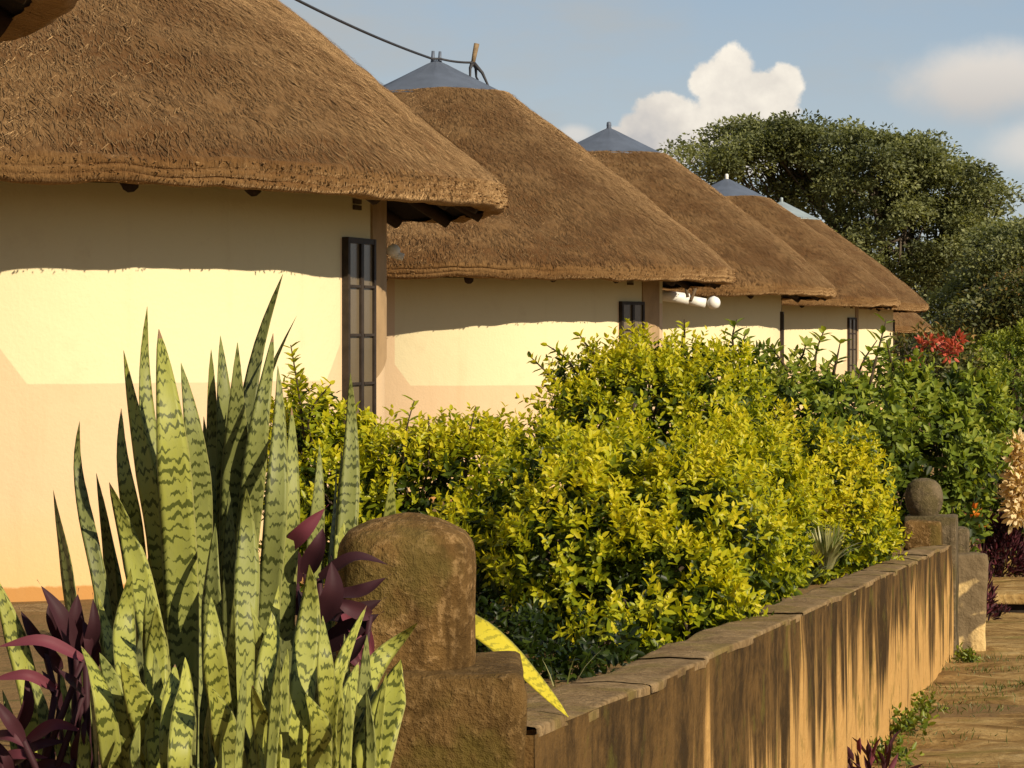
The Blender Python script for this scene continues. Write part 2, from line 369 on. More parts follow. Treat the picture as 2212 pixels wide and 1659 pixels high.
def mat_ground():
    m, t, out = mat('soil'); o = objc(t)
    n = t.noise(o, 0.9, 6, 0.65); n2 = t.noise(o, 9, 6, 0.7)
    c = t.mix(n, (0.15, 0.088, 0.034), (0.28, 0.175, 0.075))
    c = t.mix(t.ss(n2, 0.5, 0.75), c, (0.10, 0.095, 0.025))
    prin(t, out, c, 0.95, t.bump(n2, 0.7, 0.05), 0.1); M['soil'] = m
    m, t, out = mat('path_dirt'); o = objc(t)
    rut = t.noise(t.scalev(o, (2.6, 3.6, 1)), 1.0, 8, 0.74, 0.9); fine = t.noise(o, 18, 6, 0.7)
    c = t.ramp(rut, [(0.34, (0.10, 0.052, 0.015)), (0.46, (0.27, 0.160, 0.052)), (0.58, (0.40, 0.265, 0.10)), (0.70, (0.54, 0.39, 0.185))])
    c = t.mix(t.m('MULTIPLY', t.ss(fine, 0.50, 0.66), 0.5), c, (0.15, 0.09, 0.034))
    moss = t.noise(t.scalev(o, (0.8, 1.5, 1)), 1.0, 5, 0.6)
    c = t.mix(t.m('MULTIPLY', t.ss(moss, 0.56, 0.68), 0.5), c, (0.17, 0.155, 0.03))
    prin(t, out, c, 0.93, t.bump(t.m('ADD', rut, t.m('MULTIPLY', fine, 0.4)), 0.8, 0.05), 0.1); M['path'] = m
mat_ground()

# ------------------------------------------------------------------ lie of the land
WA, WB = -0.964, 0.225                      # path-side face of the garden wall: x = WA + WB*y
WT, WY0, WY1 = 0.175, 4.45, 17.35           # wall thickness and where it starts and ends
WDIR = norm(np.array([WB, 1.0, 0])); WN = np.array([WDIR[1], -WDIR[0], 0.0])
def wx(y): return WA + WB * y
def ztop(y): return -0.781 - 0.0553 * (y - 6.09) + 0.012 * np.exp(-((y - 4.5) / 0.8) ** 2)
def zpath(y): return np.where(y < 26, -1.52 - 0.0530 * (y - 4.6), -2.655)
def sst(x, a, b):
    t = np.clip((x - a) / (b - a), 0, 1); return t * t * (3 - 2 * t)
def zterr(y): return np.interp(y, [-50, 4, 11, 14, 18, 24, 60, 200], [-0.80, -0.84, -1.29, -1.385, -1.45, -1.55, -1.6, -2.0])
def zleft(w, y):
    bed = ztop(np.clip(y, 3.5, 18)) - 0.11
    return bed + (zterr(y) - bed) * sst(-w, 0.4, 2.6)
def build_ground():
    ws = np.array([-4000, -800, -200, -60, -25, -12, -9, -7, -5, -4, -3.2, -2.6, -2.1, -1.7, -1.3, -1, -.7, -.45, -.3, -.165, -.02, .1, .4, .8, 1.3, 2, 3, 4, 6, 10, 25, 80, 300, 1000, 4000.])
    ys = np.concatenate([[-60, -20, -8, -3], np.arange(-1, 30, 0.3), [32, 36, 42, 50, 60, 75, 95, 130, 200, 400, 900, 2000, 6000]])
    Wg, Y = np.meshgrid(ws, ys, indexing='ij')
    X = wx(np.minimum(Y, 60)) + Wg
    Z = np.where(Wg < -0.1, zleft(Wg, Y), zpath(Y))
    far = sst(Y, 18, 30); Z = np.where(Wg < -0.1, Z * (1 - far) + far * np.where(Wg < -1.0, zterr(Y), (zterr(Y) + zpath(Y)) / 2), Z)
    Z = np.where(Y > 75, np.minimum(Z, -2.0), Z)
    n1 = SinNoise(3, 3.0); Q = np.stack([X, Y, Z], -1).reshape(-1, 3)
    near = (np.abs(Wg) < 12) & (Y < 32)
    Q[:, 2] += (n1(Q * np.array([1, 1, 0])) * 0.02 * near.ravel())
    o = mesh('ground', Q, grid_faces(len(ws), len(ys)), M['soil']); struct(o)
    # trodden path beside the wall
    ws = np.linspace(0.0, 2.6, 40); ys = np.arange(1.0, 23.0, 0.055)
    Wg, Y = np.meshgrid(ws, ys, indexing='ij'); X = wx(Y) + Wg
    Q = np.stack([X, Y, zpath(Y) + 0.02], -1).reshape(-1, 3)
    rid = SinNoise(11, 3.6, 22, (0.5, 1, 0)); rid2 = SinNoise(12, 14, 26, (0.8, 1, 0))
    Q[:, 2] += rid(Q) * 0.030 + rid2(Q) * 0.010 + 0.02
    o = mesh('path', Q, grid_faces(len(ws), len(ys)), M['path']); struct(o)
build_ground()

def rounded_block(mb, c, size, ax=None, rad=0.025, seed=1, amp=0.006, n=14):
    """worn rectangular block: superellipsoid-edged box with noise"""
    g = np.linspace(-1, 1, n); faces = []; V = []
    nz, nz2 = SinNoise(seed, 9, 18), SinNoise(seed + 1, 36, 22)
    h = np.asarray(size) / 2; cnt = 0
    for axis in range(3):
        for sg in (-1, 1):
            A, B = np.meshgrid(g, g, indexing='ij'); q = np.zeros((n * n, 3)); o = [i for i in range(3) if i != axis]
            q[:, axis] = sg; q[:, o[0]] = A.ravel(); q[:, o[1]] = B.ravel()
            p = q * h; inner = np.clip(p, -(h - rad), h - rad); dlt = p - inner; ln = np.linalg.norm(dlt, axis=1)[:, None]
            p = inner + dlt / np.maximum(ln, 1e-6) * np.minimum(rad, ln)
            f = grid_faces(n, n); f = f if (sg > 0) == (axis != 1) else f[:, ::-1]
            nn = norm(p / h ** 1.0); w = p + np.asarray(c)
            p = p + norm(dlt + 1e-6 * q) * (nz(w) * amp + nz2(w) * amp * .45)[:, None]
            if ax is not None: p = p @ np.asarray(ax)
            V.append(p + np.asarray(c)); faces.append(f + cnt); cnt += n * n
    mb.add(np.concatenate(V), f4=np.concatenate(faces))
# ------------------------------------------------------------------ rondavels
RW, RE = 2.30, 3.03
PROF = [(0.70, 2.42), (0.76, 2.425), (1.2, 2.109), (1.7, 1.735), (2.2, 1.350), (2.67, 0.960), (2.87, 0.790), (2.96, 0.705), (3.008, 0.648)]
def rot_axes(th):
    """local axes on the wall at angle th: tangent, up, outward"""
    o = np.array([math.sin(th), -math.cos(th), 0]); tg = np.array([math.cos(th), math.sin(th), 0]); return tg, np.array([0, 0, 1.0]), o
def make_hut(c, label, th_win, th_left, seed, nstraw, detail=1.0, capmat='cap_metal', win=True, prongs=2, strip=13, tipmat=None):
    c = np.asarray(c, float)
    root = thing('thatched_hut', label, 'hut', tuple(c), 'round thatched huts in a row')
    r = np.random.default_rng(seed)
    # --- wall
    na = int(192 * detail) // 2 * 2; hz = np.array([-1.75, -1.55, -1.48, -1.0, -0.5, 0.0, 0.5, 0.93])
    th = np.linspace(-math.pi, math.pi, na + 1)
    TH, HZ = np.meshgrid(th, hz, indexing='ij')
    rr = RW + np.where(HZ < -1.50, 0.035, 0.0)
    V = np.stack([rr * np.sin(TH), -rr * np.cos(TH), HZ], -1).reshape(-1, 3)
    mesh('wall', V, grid_faces(na + 1, len(hz)), M['plaster'], root, True,
         {'arc': (TH * RW).ravel(), 'hz': HZ.ravel(), 'sl': np.full(TH.size, R(th_left) * RW), 'sr': np.full(TH.size, R(th_win) * RW - 0.02), 'zb': np.full(TH.size, -0.478)})
    # --- thatch: slope, ragged lip in two courses, shaded underside
    pr = np.array(PROF); s = np.concatenate([[0], np.cumsum(np.linalg.norm(np.diff(pr, axis=0), axis=1))])
    ns = int(70 * detail) + 20
    ss_ = np.linspace(0, s[-1], ns); pr_ = np.interp(ss_, s, pr[:, 0]); pz = np.interp(ss_, s, pr[:, 1])
    lip = np.array([(3.026, 0.622), (3.032, 0.606), (3.006, 0.600), (3.006, 0.593), (3.034, 0.586), (3.034, 0.562), (3.014, 0.556), (3.014, 0.550), (3.030, 0.543), (3.016, 0.520), (2.985, 0.505), (2.90, 0.512)])
    rr = np.concatenate([pr_, lip[:, 0]]); zz = np.concatenate([pz, lip[:, 1]]); run = np.concatenate([ss_, ss_[-1] + np.cumsum(np.linalg.norm(np.diff(np.vstack([[pr_[-1], pz[-1]], lip]), axis=0), axis=1))])
    cut = np.concatenate([sst(ss_, s[-1] - 0.02, s[-1] + 0.03), np.array([1, 1, .35, .35, 1, 1, .35, .35, 1, 1, .8, .31])])
    na = int(540 * detail) + 90
    th = np.linspace(-math.pi, math.pi, na, endpoint=False)
    TH, RR = np.meshgrid(th, rr, indexing='ij'); ZZ = np.broadcast_to(zz, TH.shape); RUN = np.broadcast_to(run, TH.shape); CUT = np.broadcast_to(cut, TH.shape)
    gr = (CUT > 0.3) & (CUT < 0.4) & (RR > 2.99)            # the dark seams between courses come and go along the eave
    row = np.round(ZZ * 20) * 0.37
    wv_ = SinNoise(seed + 9, 3.2, 16)(np.stack([RR * np.sin(TH), -RR * np.cos(TH), row * 3], -1).reshape(-1, 3)).reshape(TH.shape)
    RR = np.where(gr, RR + (3.032 - RR) * np.clip(0.80 - wv_ * 0.8, 0.0, 1.0), RR)
    U = np.stack([RR * np.sin(TH), -RR * np.cos(TH), ZZ], -1).reshape(-1, 3)
    nl, nm, nf = SinNoise(seed, 1.6), SinNoise(seed + 1, 7, 20), SinNoise(seed + 2, 26, 26)
    d = nl(U) * 0.028 + nm(U) * 0.012 + nf(U) * 0.007
    lipw = (np.abs(CUT.ravel()) > 0.3)
    e = np.stack([np.sin(TH), -np.cos(TH), np.zeros_like(TH)], -1).reshape(-1, 3)
    n_out = e * 0.6 + np.array([0, 0, 0.8])
    V = U + np.where(lipw[:, None], e * (d * 0.9 + nf(U * 1.3) * .006)[:, None] + np.array([0, 0, 1]) * (d * 0.75 + nm(U * 1.7) * 0.012)[:, None], n_out * d[:, None])
    mb = MB(); mb.add(V, f4=grid_faces(na, len(rr), True), arc=(TH * 2.0).ravel(), run=RUN.ravel(), layer=np.full(TH.size, seed * 3.1), tint=np.full(TH.size, 0.45) + nm(U * 0.8) * 0.12, cut=CUT.ravel())
    # loose straw on the surface
    if nstraw:
        t0, t1 = (-0.9, 2.3); a = r.uniform(t0, t1, nstraw); q = np.sqrt(r.uniform((0.72 / 3) ** 2, 1, nstraw)) * s[-1] * 1.0
        q = 0.02 + (s[-1] - 0.02) * np.clip((np.sqrt(r.uniform(0.055, 1, nstraw)) - 0.235) / 0.765, 0, 1)
        pr0 = np.interp(q, s, pr[:, 0]); pz0 = np.interp(q, s, pr[:, 1])
        dr = np.interp(q + 0.05, s, pr[:, 0]) - pr0 + 1e-6; dz = np.interp(q + 0.05, s, pr[:, 1]) - pz0 - 1e-6
        dl = np.hypot(dr, dz); dr, dz = dr / dl, dz / dl
        er = np.stack([np.sin(a), -np.cos(a), 0 * a], -1); et = np.stack([np.cos(a), np.sin(a), 0 * a], -1); up = np.array([0, 0, 1.0])
        down = er * dr[:, None] + up * dz[:, None]; nrm = er * (-dz)[:, None] + up * dr[:, None]
        lat = r.normal(0.12, 0.42, nstraw)[:, None]; lift = r.uniform(0.02, 0.22, nstraw)[:, None]
        D = norm(down + et * lat + nrm * lift)
        L = r.uniform(0.025, 0.075, nstraw)[:, None]; w = (r.uniform(0.002, 0.0055, nstraw) / detail ** 0.8)[:, None]
        B = er * pr0[:, None] + up * pz0[:, None]
        B = B + nrm * (nl(B) * 0.028 + nm(B) * 0.012 + 0.004)[:, None]
        Wd = norm(np.cross(D, nrm)) * w
        V4 = np.stack([B - Wd, B + Wd, B + D * L + Wd * 0.5 , B + D * L - Wd * 0.5], 1).reshape(-1, 3)
        idx = np.arange(nstraw)[:, None] * 4 + np.array([0, 1, 2, 3])
        tint = np.repeat(np.clip(r.normal(0.48, 0.36, nstraw), -0.5, 1.6), 4)
        mb.add(V4, f4=idx, arc=np.repeat(a * 2, 4) + np.tile([0, .01, .01, 0], nstraw), run=np.repeat(q, 4), layer=np.full(nstraw * 4, 7.7), tint=tint, cut=np.zeros(nstraw * 4))
        # straw ends sticking out of the lip
        n2 = nstraw // 14; a = r.uniform(t0, t1, n2); zl = r.uniform(0.515, 0.640, n2)
        er = np.stack([np.sin(a), -np.cos(a), 0 * a], -1); et = np.stack([np.cos(a), np.sin(a), 0 * a], -1)
        B = er * (3.022 + r.uniform(-0.02, 0.01, n2))[:, None] + up * zl[:, None]
        D = norm(er * 0.9 + et * r.normal(0, .6, n2)[:, None] - up * r.uniform(0.0, .5, n2)[:, None])
        L = r.uniform(0.006, 0.022, n2)[:, None]; Wd = norm(np.cross(D, er + up * 0.3)) * (r.uniform(0.003, 0.008, n2) / detail ** 0.8)[:, None]
        V4 = np.stack([B - Wd, B + Wd, B + D * L + Wd * 0.6, B + D * L - Wd * 0.6], 1).reshape(-1, 3)
        mb.add(V4, f4=np.arange(n2)[:, None] * 4 + np.array([0, 1, 2, 3]), arc=np.repeat(a * 2, 4), run=np.repeat(s[-1] + 0.1, n2 * 4), layer=np.full(n2 * 4, 5.5), tint=np.repeat(np.clip(r.normal(0.45, 0.45, n2), -.5, 1.5), 4), cut=np.full(n2 * 4, 0.6))
    roof = mb.build('thatch_roof', M['thatch'], root)
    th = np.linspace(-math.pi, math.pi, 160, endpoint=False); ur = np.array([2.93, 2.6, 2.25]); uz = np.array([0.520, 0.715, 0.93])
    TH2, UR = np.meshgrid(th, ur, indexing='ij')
    mesh('eave_underside', np.stack([UR * np.sin(TH2), -UR * np.cos(TH2), np.broadcast_to(uz, TH2.shape) + nm(np.stack([UR * np.sin(TH2), -UR * np.cos(TH2), UR], -1)) * .006], -1).reshape(-1, 3), grid_faces(160, 3, True), M['shaded_thatch'], root)
    # --- sheet metal cap with folded seams
    cr = [0.0, 0.10, 0.3, 0.55, 0.775, 0.80, 0.795]; cz = [2.795, 2.745, 2.645, 2.522, 2.412, 2.400, 2.385]
    na = 72; th = np.linspace(-math.pi, math.pi, na, endpoint=False)
    TH, CR = np.meshgrid(th, cr, indexing='ij'); CZ = np.broadcast_to(cz, TH.shape)
    V = np.stack([CR * np.sin(TH), -CR * np.cos(TH), CZ + 0.006 * (np.cos(TH * 12) > 0.9) * (CR > 0.05)], -1).reshape(-1, 3)
    cap = mesh('roof_cap', V, grid_faces(na, len(cr), True), M[capmat], root, True)
    fb = MB()
    if prongs == 2:
        fb.tube([(-0.035, 0, 2.74), (-0.035, 0, 2.80), (-0.032, 0, 2.885)], [0.03, 0.02, 0.016], 8)
        fb.tube([(0.035, 0, 2.74), (0.035, 0, 2.80), (0.038, 0, 2.88)], [0.03, 0.018, 0.014], 8)
    else:
        fb.tube([(0, 0, 2.74), (0, 0, 2.80), (0, 0, 2.815), (0, 0, 2.86), (0, 0, 2.87)], [0.05, 0.03, 0.035, 0.03, 0.012], 10)
    fb.build('finial', M[tipmat or capmat], cap)
    # --- rafter poles under the eave
    for k in range(24):
        a = -math.pi + (k + 0.5 + r.uniform(-.12, .12)) * 2 * math.pi / 24
        er = np.array([math.sin(a), -math.cos(a), 0])
        rb = MB(); rb.tube([er * 2.28 + [0, 0, .86], er * 2.6 + [0, 0, .675], er * 2.90 + [0, 0, .500 + r.uniform(-.012, .016)]], [0.05, 0.048, 0.044], 9)
        rb.build('rafter', M['dark_wood'], root)
    # --- window, strip coloured as wall shade beside it, vent
    if win:
        half = 0.215; thc = R(th_win) + half / RW
        tg, up, ou = rot_axes(thc); ax = np.array([tg, up, ou]); z0, z1 = -1.05, 0.318; cc = ou * (RW + 0.0)
        wn = MB(); zc = (z0 + z1) / 2
        for sx in (-1, 1): wn.box(cc + tg * sx * (half - 0.015) + up * zc, (0.030, z1 - z0, 0.06), ax)
        for z in (z0 + 0.016, z1 - 0.016): wn.box(cc + up * z, (2 * half - 0.061, 0.032, 0.056), ax)
        wob = bpy.data.objects.new('window', None); wob = wn.build('window', M['frame_paint'], root, False)
        gb = MB(); gb.box(cc + up * zc + ou * 0.010, (2 * half - 0.05, z1 - z0 - 0.05, 0.012), ax); gb.build('pane', M['glass'], wob, False)
        bb = MB(); bb.box(cc + up * zc + ou * 0.024, (0.040, z1 - z0 - 0.066, 0.014), ax)
        for k in range(1, 5):
            zz_ = z0 + (z1 - z0) * k / 5
            for sx in (-1, 1): bb.box(cc + tg * sx * (half / 2 + 0.003) + up * zz_ + ou * 0.026, (half - 0.052, 0.015, 0.012), ax)
        bb.build('glazing_bar', M['frame_paint'], wob, False)
        sb = MB(); rounded_block(sb, cc + up * (z0 - .03) + ou * .02, (2 * half + .08, .05, .12), ax, .012, seed, .003, 8); sb.build('sill', M['sill_shade_tan'], wob)
        # slightly raised tan strip, its colour standing in for shade on the wall edge
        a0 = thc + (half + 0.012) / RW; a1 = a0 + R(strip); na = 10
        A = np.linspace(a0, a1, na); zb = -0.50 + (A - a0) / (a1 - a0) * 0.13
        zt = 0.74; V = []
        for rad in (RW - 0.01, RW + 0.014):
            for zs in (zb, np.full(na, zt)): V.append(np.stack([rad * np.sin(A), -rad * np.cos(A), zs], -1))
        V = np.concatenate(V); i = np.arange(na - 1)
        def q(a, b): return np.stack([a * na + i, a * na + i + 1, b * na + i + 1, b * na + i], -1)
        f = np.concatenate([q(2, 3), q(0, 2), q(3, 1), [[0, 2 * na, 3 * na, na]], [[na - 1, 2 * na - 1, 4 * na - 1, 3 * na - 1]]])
        mesh('shade_strip', V, f, M['sill_shade_tan'], root, False)
        vb = MB(); tg2, up2, ou2 = rot_axes(thc - R(0.6)); ax2 = np.array([tg2, up2, ou2])
        for k in range(4): vb.box(ou2 * (RW + 0.004) + up2 * (0.49 + k * 0.034), (0.10, 0.026, 0.02), ax2)
        vb.build('air_vent', M['vent_mat'], root, False)
    return root
HUTS = [
    ((-4.05, 5.95, 0.34), 'thatched hut whose dark eave juts in at the upper left corner, nearest the camera', 40, -30, 31, 0, .7, 'cap_metal'),
    ((-3.058, 15.374, 0.225), 'large cream round hut filling the left side, behind the tall striped snake plants', 66.5, 11.3, 41, 42000, 1.6, 'cap_metal'),
    ((-0.771, 26.403, 0.0), 'cream round hut with the wooden stake and cable on its grey roof cap', 51.5, -8.0, 51, 30000, 1.15, 'cap_metal'),
    ((1.300, 34.764, -0.02), 'round thatched hut half hidden behind the stake hut, cap below the white cloud', 77, 8.0, 61, 20000, .85, 'cap_metal'),
    ((3.800, 45.88, -0.03), 'round thatched hut with white tipped cap in front of the farthest tall hut', 59.5, 18, 71, 13000, .7, 'cap_metal'),
    ((5.611, 53.961, -0.02), 'farthest tall thatched hut with pale grey cap, right beside the big tree', 78, 20, 81, 11000, .7, 'pale_metal'),
    ((6.93, 62.0, -0.47), 'low brown hut just peeping out under the eave of the farthest tall hut', 60, 20, 91, 3000, .5, 'cap_metal'),
]
for i, (c, lab, tw, tl, sd, ns, de, cm) in enumerate(HUTS):
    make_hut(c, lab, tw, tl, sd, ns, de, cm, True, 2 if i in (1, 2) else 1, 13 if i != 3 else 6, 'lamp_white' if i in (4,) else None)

# cable strung from cap to cap, and the forked stake it is tied to
def build_cable():
    a = np.array([-3.058, 15.374, 0.225 + 2.84]); b = np.array([-0.771 - 0.04, 26.35, 2.80]); st = np.array([-0.771 + 0.375, 26.38, 2.765])
    t = np.linspace(0, 1, 40)[:, None]; p1 = a + (b - a) * t; p1[:, 2] -= 4 * 0.135 * (t * (1 - t))[:, 0]
    b2 = b + [0.08, 0, 0.0]; p2 = b2 + (st - b2) * t[::3]; p2[:, 2] -= 4 * 0.012 * (t * (1 - t))[::3, 0]
    m = MB(); m.tube(np.vstack([p1, p2]), 0.0125, 6)
    tag(m.build('cable', M['cable_black']), 'dark cable sagging between the roof caps and tied to the wooden stake', 'cable')
    base = np.array([-0.771 + 0.40, 26.40, 2.60])
    root = thing('wooden_stake', 'short wooden stake bound with dark wire standing on the second hut roof cap', 'stake', tuple(base))
    m = MB(); m.tube([(-0.03, 0, .14), (-0.012, 0, .24), (0.012, 0, .36)], [.020, .024, .028], 8); m.build('stake', M['pole_wood'], root)
    for e in ((-0.055, -0.05, .02), (0.125, 0.02, -0.06), (0.005, 0.1, .03)):
        m = MB(); e = np.array(e); s0 = np.array([-0.028, 0, .17]); mid = s0 * .45 + e * .55 + np.array([np.sign(e[0]) * .012, 0, .02])
        m.tube([s0, mid, e, e + [0.02 * np.sign(e[0]), 0, -.035]], [.024, .017, .012, .011], 6); m.build('wire_leg', M['cable_black'], root)
build_cable()
# white outdoor light fittings on the far flank of the first two huts
def lamp(c, hut, th, label, parts):
    root = thing('wall_lamp', label, 'lamp', tuple(c), 'white outdoor lamps on the huts')
    for kind, o, s in parts:
        m = MB()
        if kind == 'tube': m.tube([np.array(o) - [s[0] / 2, 0, -s[2]], np.array(o) - [s[0] * .49, 0, -s[2] * .98], np.array(o) + [s[0] * .49, 0, -s[2] * .98], np.array(o) + [s[0] / 2, 0, -s[2]]], [s[1] * .7, s[1], s[1], s[1] * .7], 14)
        if kind == 'ball':
            tt = np.linspace(-1, 1, 9); m.tube(np.array(o) + np.stack([tt * 0, tt * 0, tt * s[0]], -1), np.sqrt(np.maximum(1 - tt ** 2, 0.01)) * s[0], 14)
        if kind in ('tube', 'ball'): m.build('lamp_shade', M['lamp_white'], root)
        if kind == 'arm': m.tube([np.array(o), np.array(s)], 0.018, 6); m.build('bracket', M['vent_mat'], root)
p = P(1485, 648, 28.0)
lamp(p, None, 0, 'long white lamp fitting with a round globe on the flank of the stake hut', [('tube', (-0.13, 0, 0.03), (0.30, .06, 0.02)), ('tube', (0.09, .02, -.015), (0.22, .052, 0.02)), ('ball', (0.285, 0, -0.03), (.072,)), ('arm', (0.0, -0.06, .03), (-0.02, 0.05, .17)), ('arm', (0.03, -0.06, -.01), (0.09, 0.02, .12))])
p = P(852, 545, 15.9)
lamp(p, None, 0, 'small white lamp fitting on the wall edge of the large left hut', [('ball', (-.005, 0, .01), (.042,)), ('tube', (0.02, .0, -.02), (0.07, .024, 0.012)), ('arm', (-0.01, 0.0, .0), (-0.12, .02, .02))])

# ------------------------------------------------------------------ garden wall, pillars, step
def build_wall():
    root = thing('garden_wall', 'low ochre rendered garden wall with dark run off streaks, running away beside the path', 'wall', (wx(WY0), WY0, ztop(WY0) - .8))
    ro = np.array(root.location)
    nseg = 460; y = np.linspace(WY0, WY1, nseg); hs = np.linspace(0, 1.0, 26)
    Y, Hh = np.meshgrid(y, hs, indexing='ij')
    zt = ztop(Y) - 0.010; Z = zt - Hh
    X = wx(Y) + 0 * Y; Q = np.stack([X, Y, Z], -1).reshape(-1, 3)
    n1, n2 = SinNoise(21, 3.5), SinNoise(22, 16, 20, (1, 1, .35))
    tp = .15 + .85 * sst(Hh.ravel(), .02, 0.2); d = (n1(Q) * 0.010 + n2(Q) * 0.006) * tp + 0.001
    V = Q + WN * d[:, None]
    mb = MB(); mb.add(V, f4=grid_faces(nseg, len(hs))[:, ::-1], run=(Y.ravel() - WY0), drop=Hh.ravel())
    V2 = np.stack([X - WT + 0.01, Y, Z], -1).reshape(-1, 3)
    mb.add(V2, f4=grid_faces(nseg, len(hs)), run=(Y.ravel() - WY0), drop=Hh.ravel() + .2)
    e0 = np.array([[wx(WY0) - k * (WT - .01), WY0, ztop(WY0) - .01 - h_] for k in (0, 1) for h_ in (0, 1.0)]); mb.add(e0, f4=[[0, 2, 3, 1]], run=np.zeros(4), drop=np.array([0, 1., 0, 1.]))
    mb.build('wall_body', M['stained'], root, True).location = -ro
    # coping: worn slabs laid end to end
    cb = MB(); yy = WY0 + 0.02; k = 0; r = np.random.default_rng(5)
    n3 = SinNoise(23, 9, 20); n4 = SinNoise(24, 34, 24, (1, .6, 1)); n5 = SinNoise(25, 2.5)
    while yy < WY1 - 0.05:
        L = r.uniform(0.55, 1.25); y1 = min(yy + L, WY1); ys = np.linspace(yy, y1 - r.uniform(0.002, 0.007), max(8, int(L / .035)))
        us = np.array([0, 0, .02, .06, .12, .2, .35, .5, .65, .8, .88, .94, .98, 1, 1]); hh = np.array([-.04, -.02, -.006, 0, 0, 0, 0.002, .003, .002, 0, 0, -.0005, -.001, -.004, -.020])
        Yg, Ug = np.meshgrid(ys, us, indexing='ij'); Hg = np.broadcast_to(hh, Yg.shape)
        tilt = r.normal(0, .003); hz = r.normal(0, .002); over = -0.001 + r.normal(0, .002)
        X = wx(Yg) - WT + (WT + over) * Ug; Z = ztop(Yg) + Hg + hz + tilt * (Yg - yy)
        Q = np.stack([X, Yg, Z], -1).reshape(-1, 3)
        edge = (np.abs(Ug - 1) < 0.13).ravel()
        Q[:, 2] += n3(Q) * 0.006 + n4(Q) * 0.0035 + n5(Q) * .006
        Q += WN * (np.where(edge, n3(Q * 1.4) * 0.006 + n4(Q) * 0.004, 0))[:, None]
        cb.add(Q, f4=grid_faces(len(ys), len(us)))
        a = len(us); cb.f4.append(np.array([[0, a - 1, a - 2, 1]]) + cb.n - len(Q)); cb.f4.append(np.array([[len(Q) - a, len(Q) - a + 1, len(Q) - 2, len(Q) - 1]]) + cb.n - len(Q))
        yy = y1; k += 1
    cb.build('coping', M['coping_stone'], root, True).location = -ro
build_wall()
def revolve_sq(mb, c, prof, n=48, p=2.6, seed=1, amp=0.006, ax=None):
    """worn cap turned from a rounded square"""
    r_, z_ = np.array(prof).T; th = np.linspace(0, 2 * np.pi, n, endpoint=False)
    sq = (np.abs(np.cos(th)) ** p + np.abs(np.sin(th)) ** p) ** (-1 / p)
    ss_ = np.concatenate([[0], np.cumsum(np.hypot(np.diff(r_), np.diff(z_)))]); q = np.linspace(0, ss_[-1], 40)
    rr, zz = np.interp(q, ss_, r_), np.interp(q, ss_, z_)
    rr = np.convolve(np.pad(rr, 1, 'edge'), [.25, .5, .25], 'valid')
    V = np.stack([np.outer(sq * np.cos(th), rr), np.outer(sq * np.sin(th), rr), np.broadcast_to(zz, (n, len(zz)))], -1).reshape(-1, 3)
    nz, nz2 = SinNoise(seed, 10, 18), SinNoise(seed + 1, 40, 22)
    V = V * (1 + (nz(V) * amp + nz2(V) * amp * .4)[:, None] / 0.12 * np.array([1, 1, .4]))
    if ax is not None: V = V @ ax
    mb.add(V + np.asarray(c), f4=grid_faces(n, len(zz), True))
WAX = np.array([WN, WDIR, [0, 0, 1.0]])
def build_pillars():
    # near pillar
    c = P(880, 1440, 4.62); c[2] = 0
    root = thing('pillar', 'big near brown concrete pillar with domed top, between snake plants and golden hedge', 'pillar', (c[0], c[1], -1.55), 'wall pillars')
    ro = np.array(root.location); zt = -0.583
    m = MB(); rounded_block(m, np.array([-.165, c[1], (zt - 1.55) / 2]) - ro, (0.375, 0.375, zt + 1.55), None, .022, 41, .007, 26); m.build('pillar_block', M['block_concrete'], root)
    m = MB(); revolve_sq(m, np.array([c[0], c[1], zt - .012]) - ro, [(0.127, 0), (0.129, .02), (0.127, .10), (0.123, .19), (0.118, .222), (0.103, .242), (0.066, .262), (0.02, .274), (0, .276)], 56, 2.9, 43, .005)
    m.build('pillar_cap', M['pillar_concrete'], root)
    # far pillar: block, ball cap, doorstep stone in front, buttress to the path
    c = P(2010, 1200, 17.55); zt = -1.225
    root = thing('pillar', 'small far grey pillar with ball top at the end of the garden wall', 'pillar', (c[0], c[1], -2.4), 'wall pillars'); ro = np.array(root.location)
    m = MB(); rounded_block(m, np.array([c[0] + .005, c[1], (zt - 2.4) / 2]) - ro, (0.35, 0.35, zt + 2.4), WAX, .02, 51, .006, 14); m.build('pillar_block', M['grey_stone'], root)
    bc = P(1996, 1100, 17.55)
    m = MB(); revolve_sq(m, np.array([bc[0], bc[1], zt - .01]) - ro, [(0.085, 0), (0.095, .02), (0.118, .06), (0.128, .12), (0.124, .17), (0.108, .215), (0.075, .248), (0.03, .262), (0, .264)], 40, 2.1, 53, .003); m.build('pillar_cap', M['grey_stone'], root)
    fc = P(1995, 1150, 17.22)
    m = MB(); rounded_block(m, np.array([fc[0], fc[1], -1.335]) - ro, (0.245, 0.2, 0.20), WAX, .03, 55, .006, 12); m.build('foot_stone', M['pillar_concrete'], root)
    # buttress block
    a, b = P(2072, 1200, 17.7), P(2135, 1200, 17.7); x0, x1 = a[0] - .12, b[0]
    root = thing('buttress', 'stone buttress, sunlight painted low down, standing out onto the path at the wall end', 'buttress', ((x0 + x1) / 2, 17.85, -2.35)); ro = np.array(root.location)
    m = MB(); rounded_block(m, np.array([(x0 + x1) / 2, 17.9, -1.94]) - ro, (x1 - x0, .36, .86), None, .03, 57, .01, 18); m.build('block', M['butt'], root)
    m = MB(); rounded_block(m, np.array([P(2084, 1175, 17.8)[0], 17.95, -1.45]) - ro, (.085, .2, .22), None, .02, 59, .006, 10); m.build('top_stone', M['grey_stone'], root)
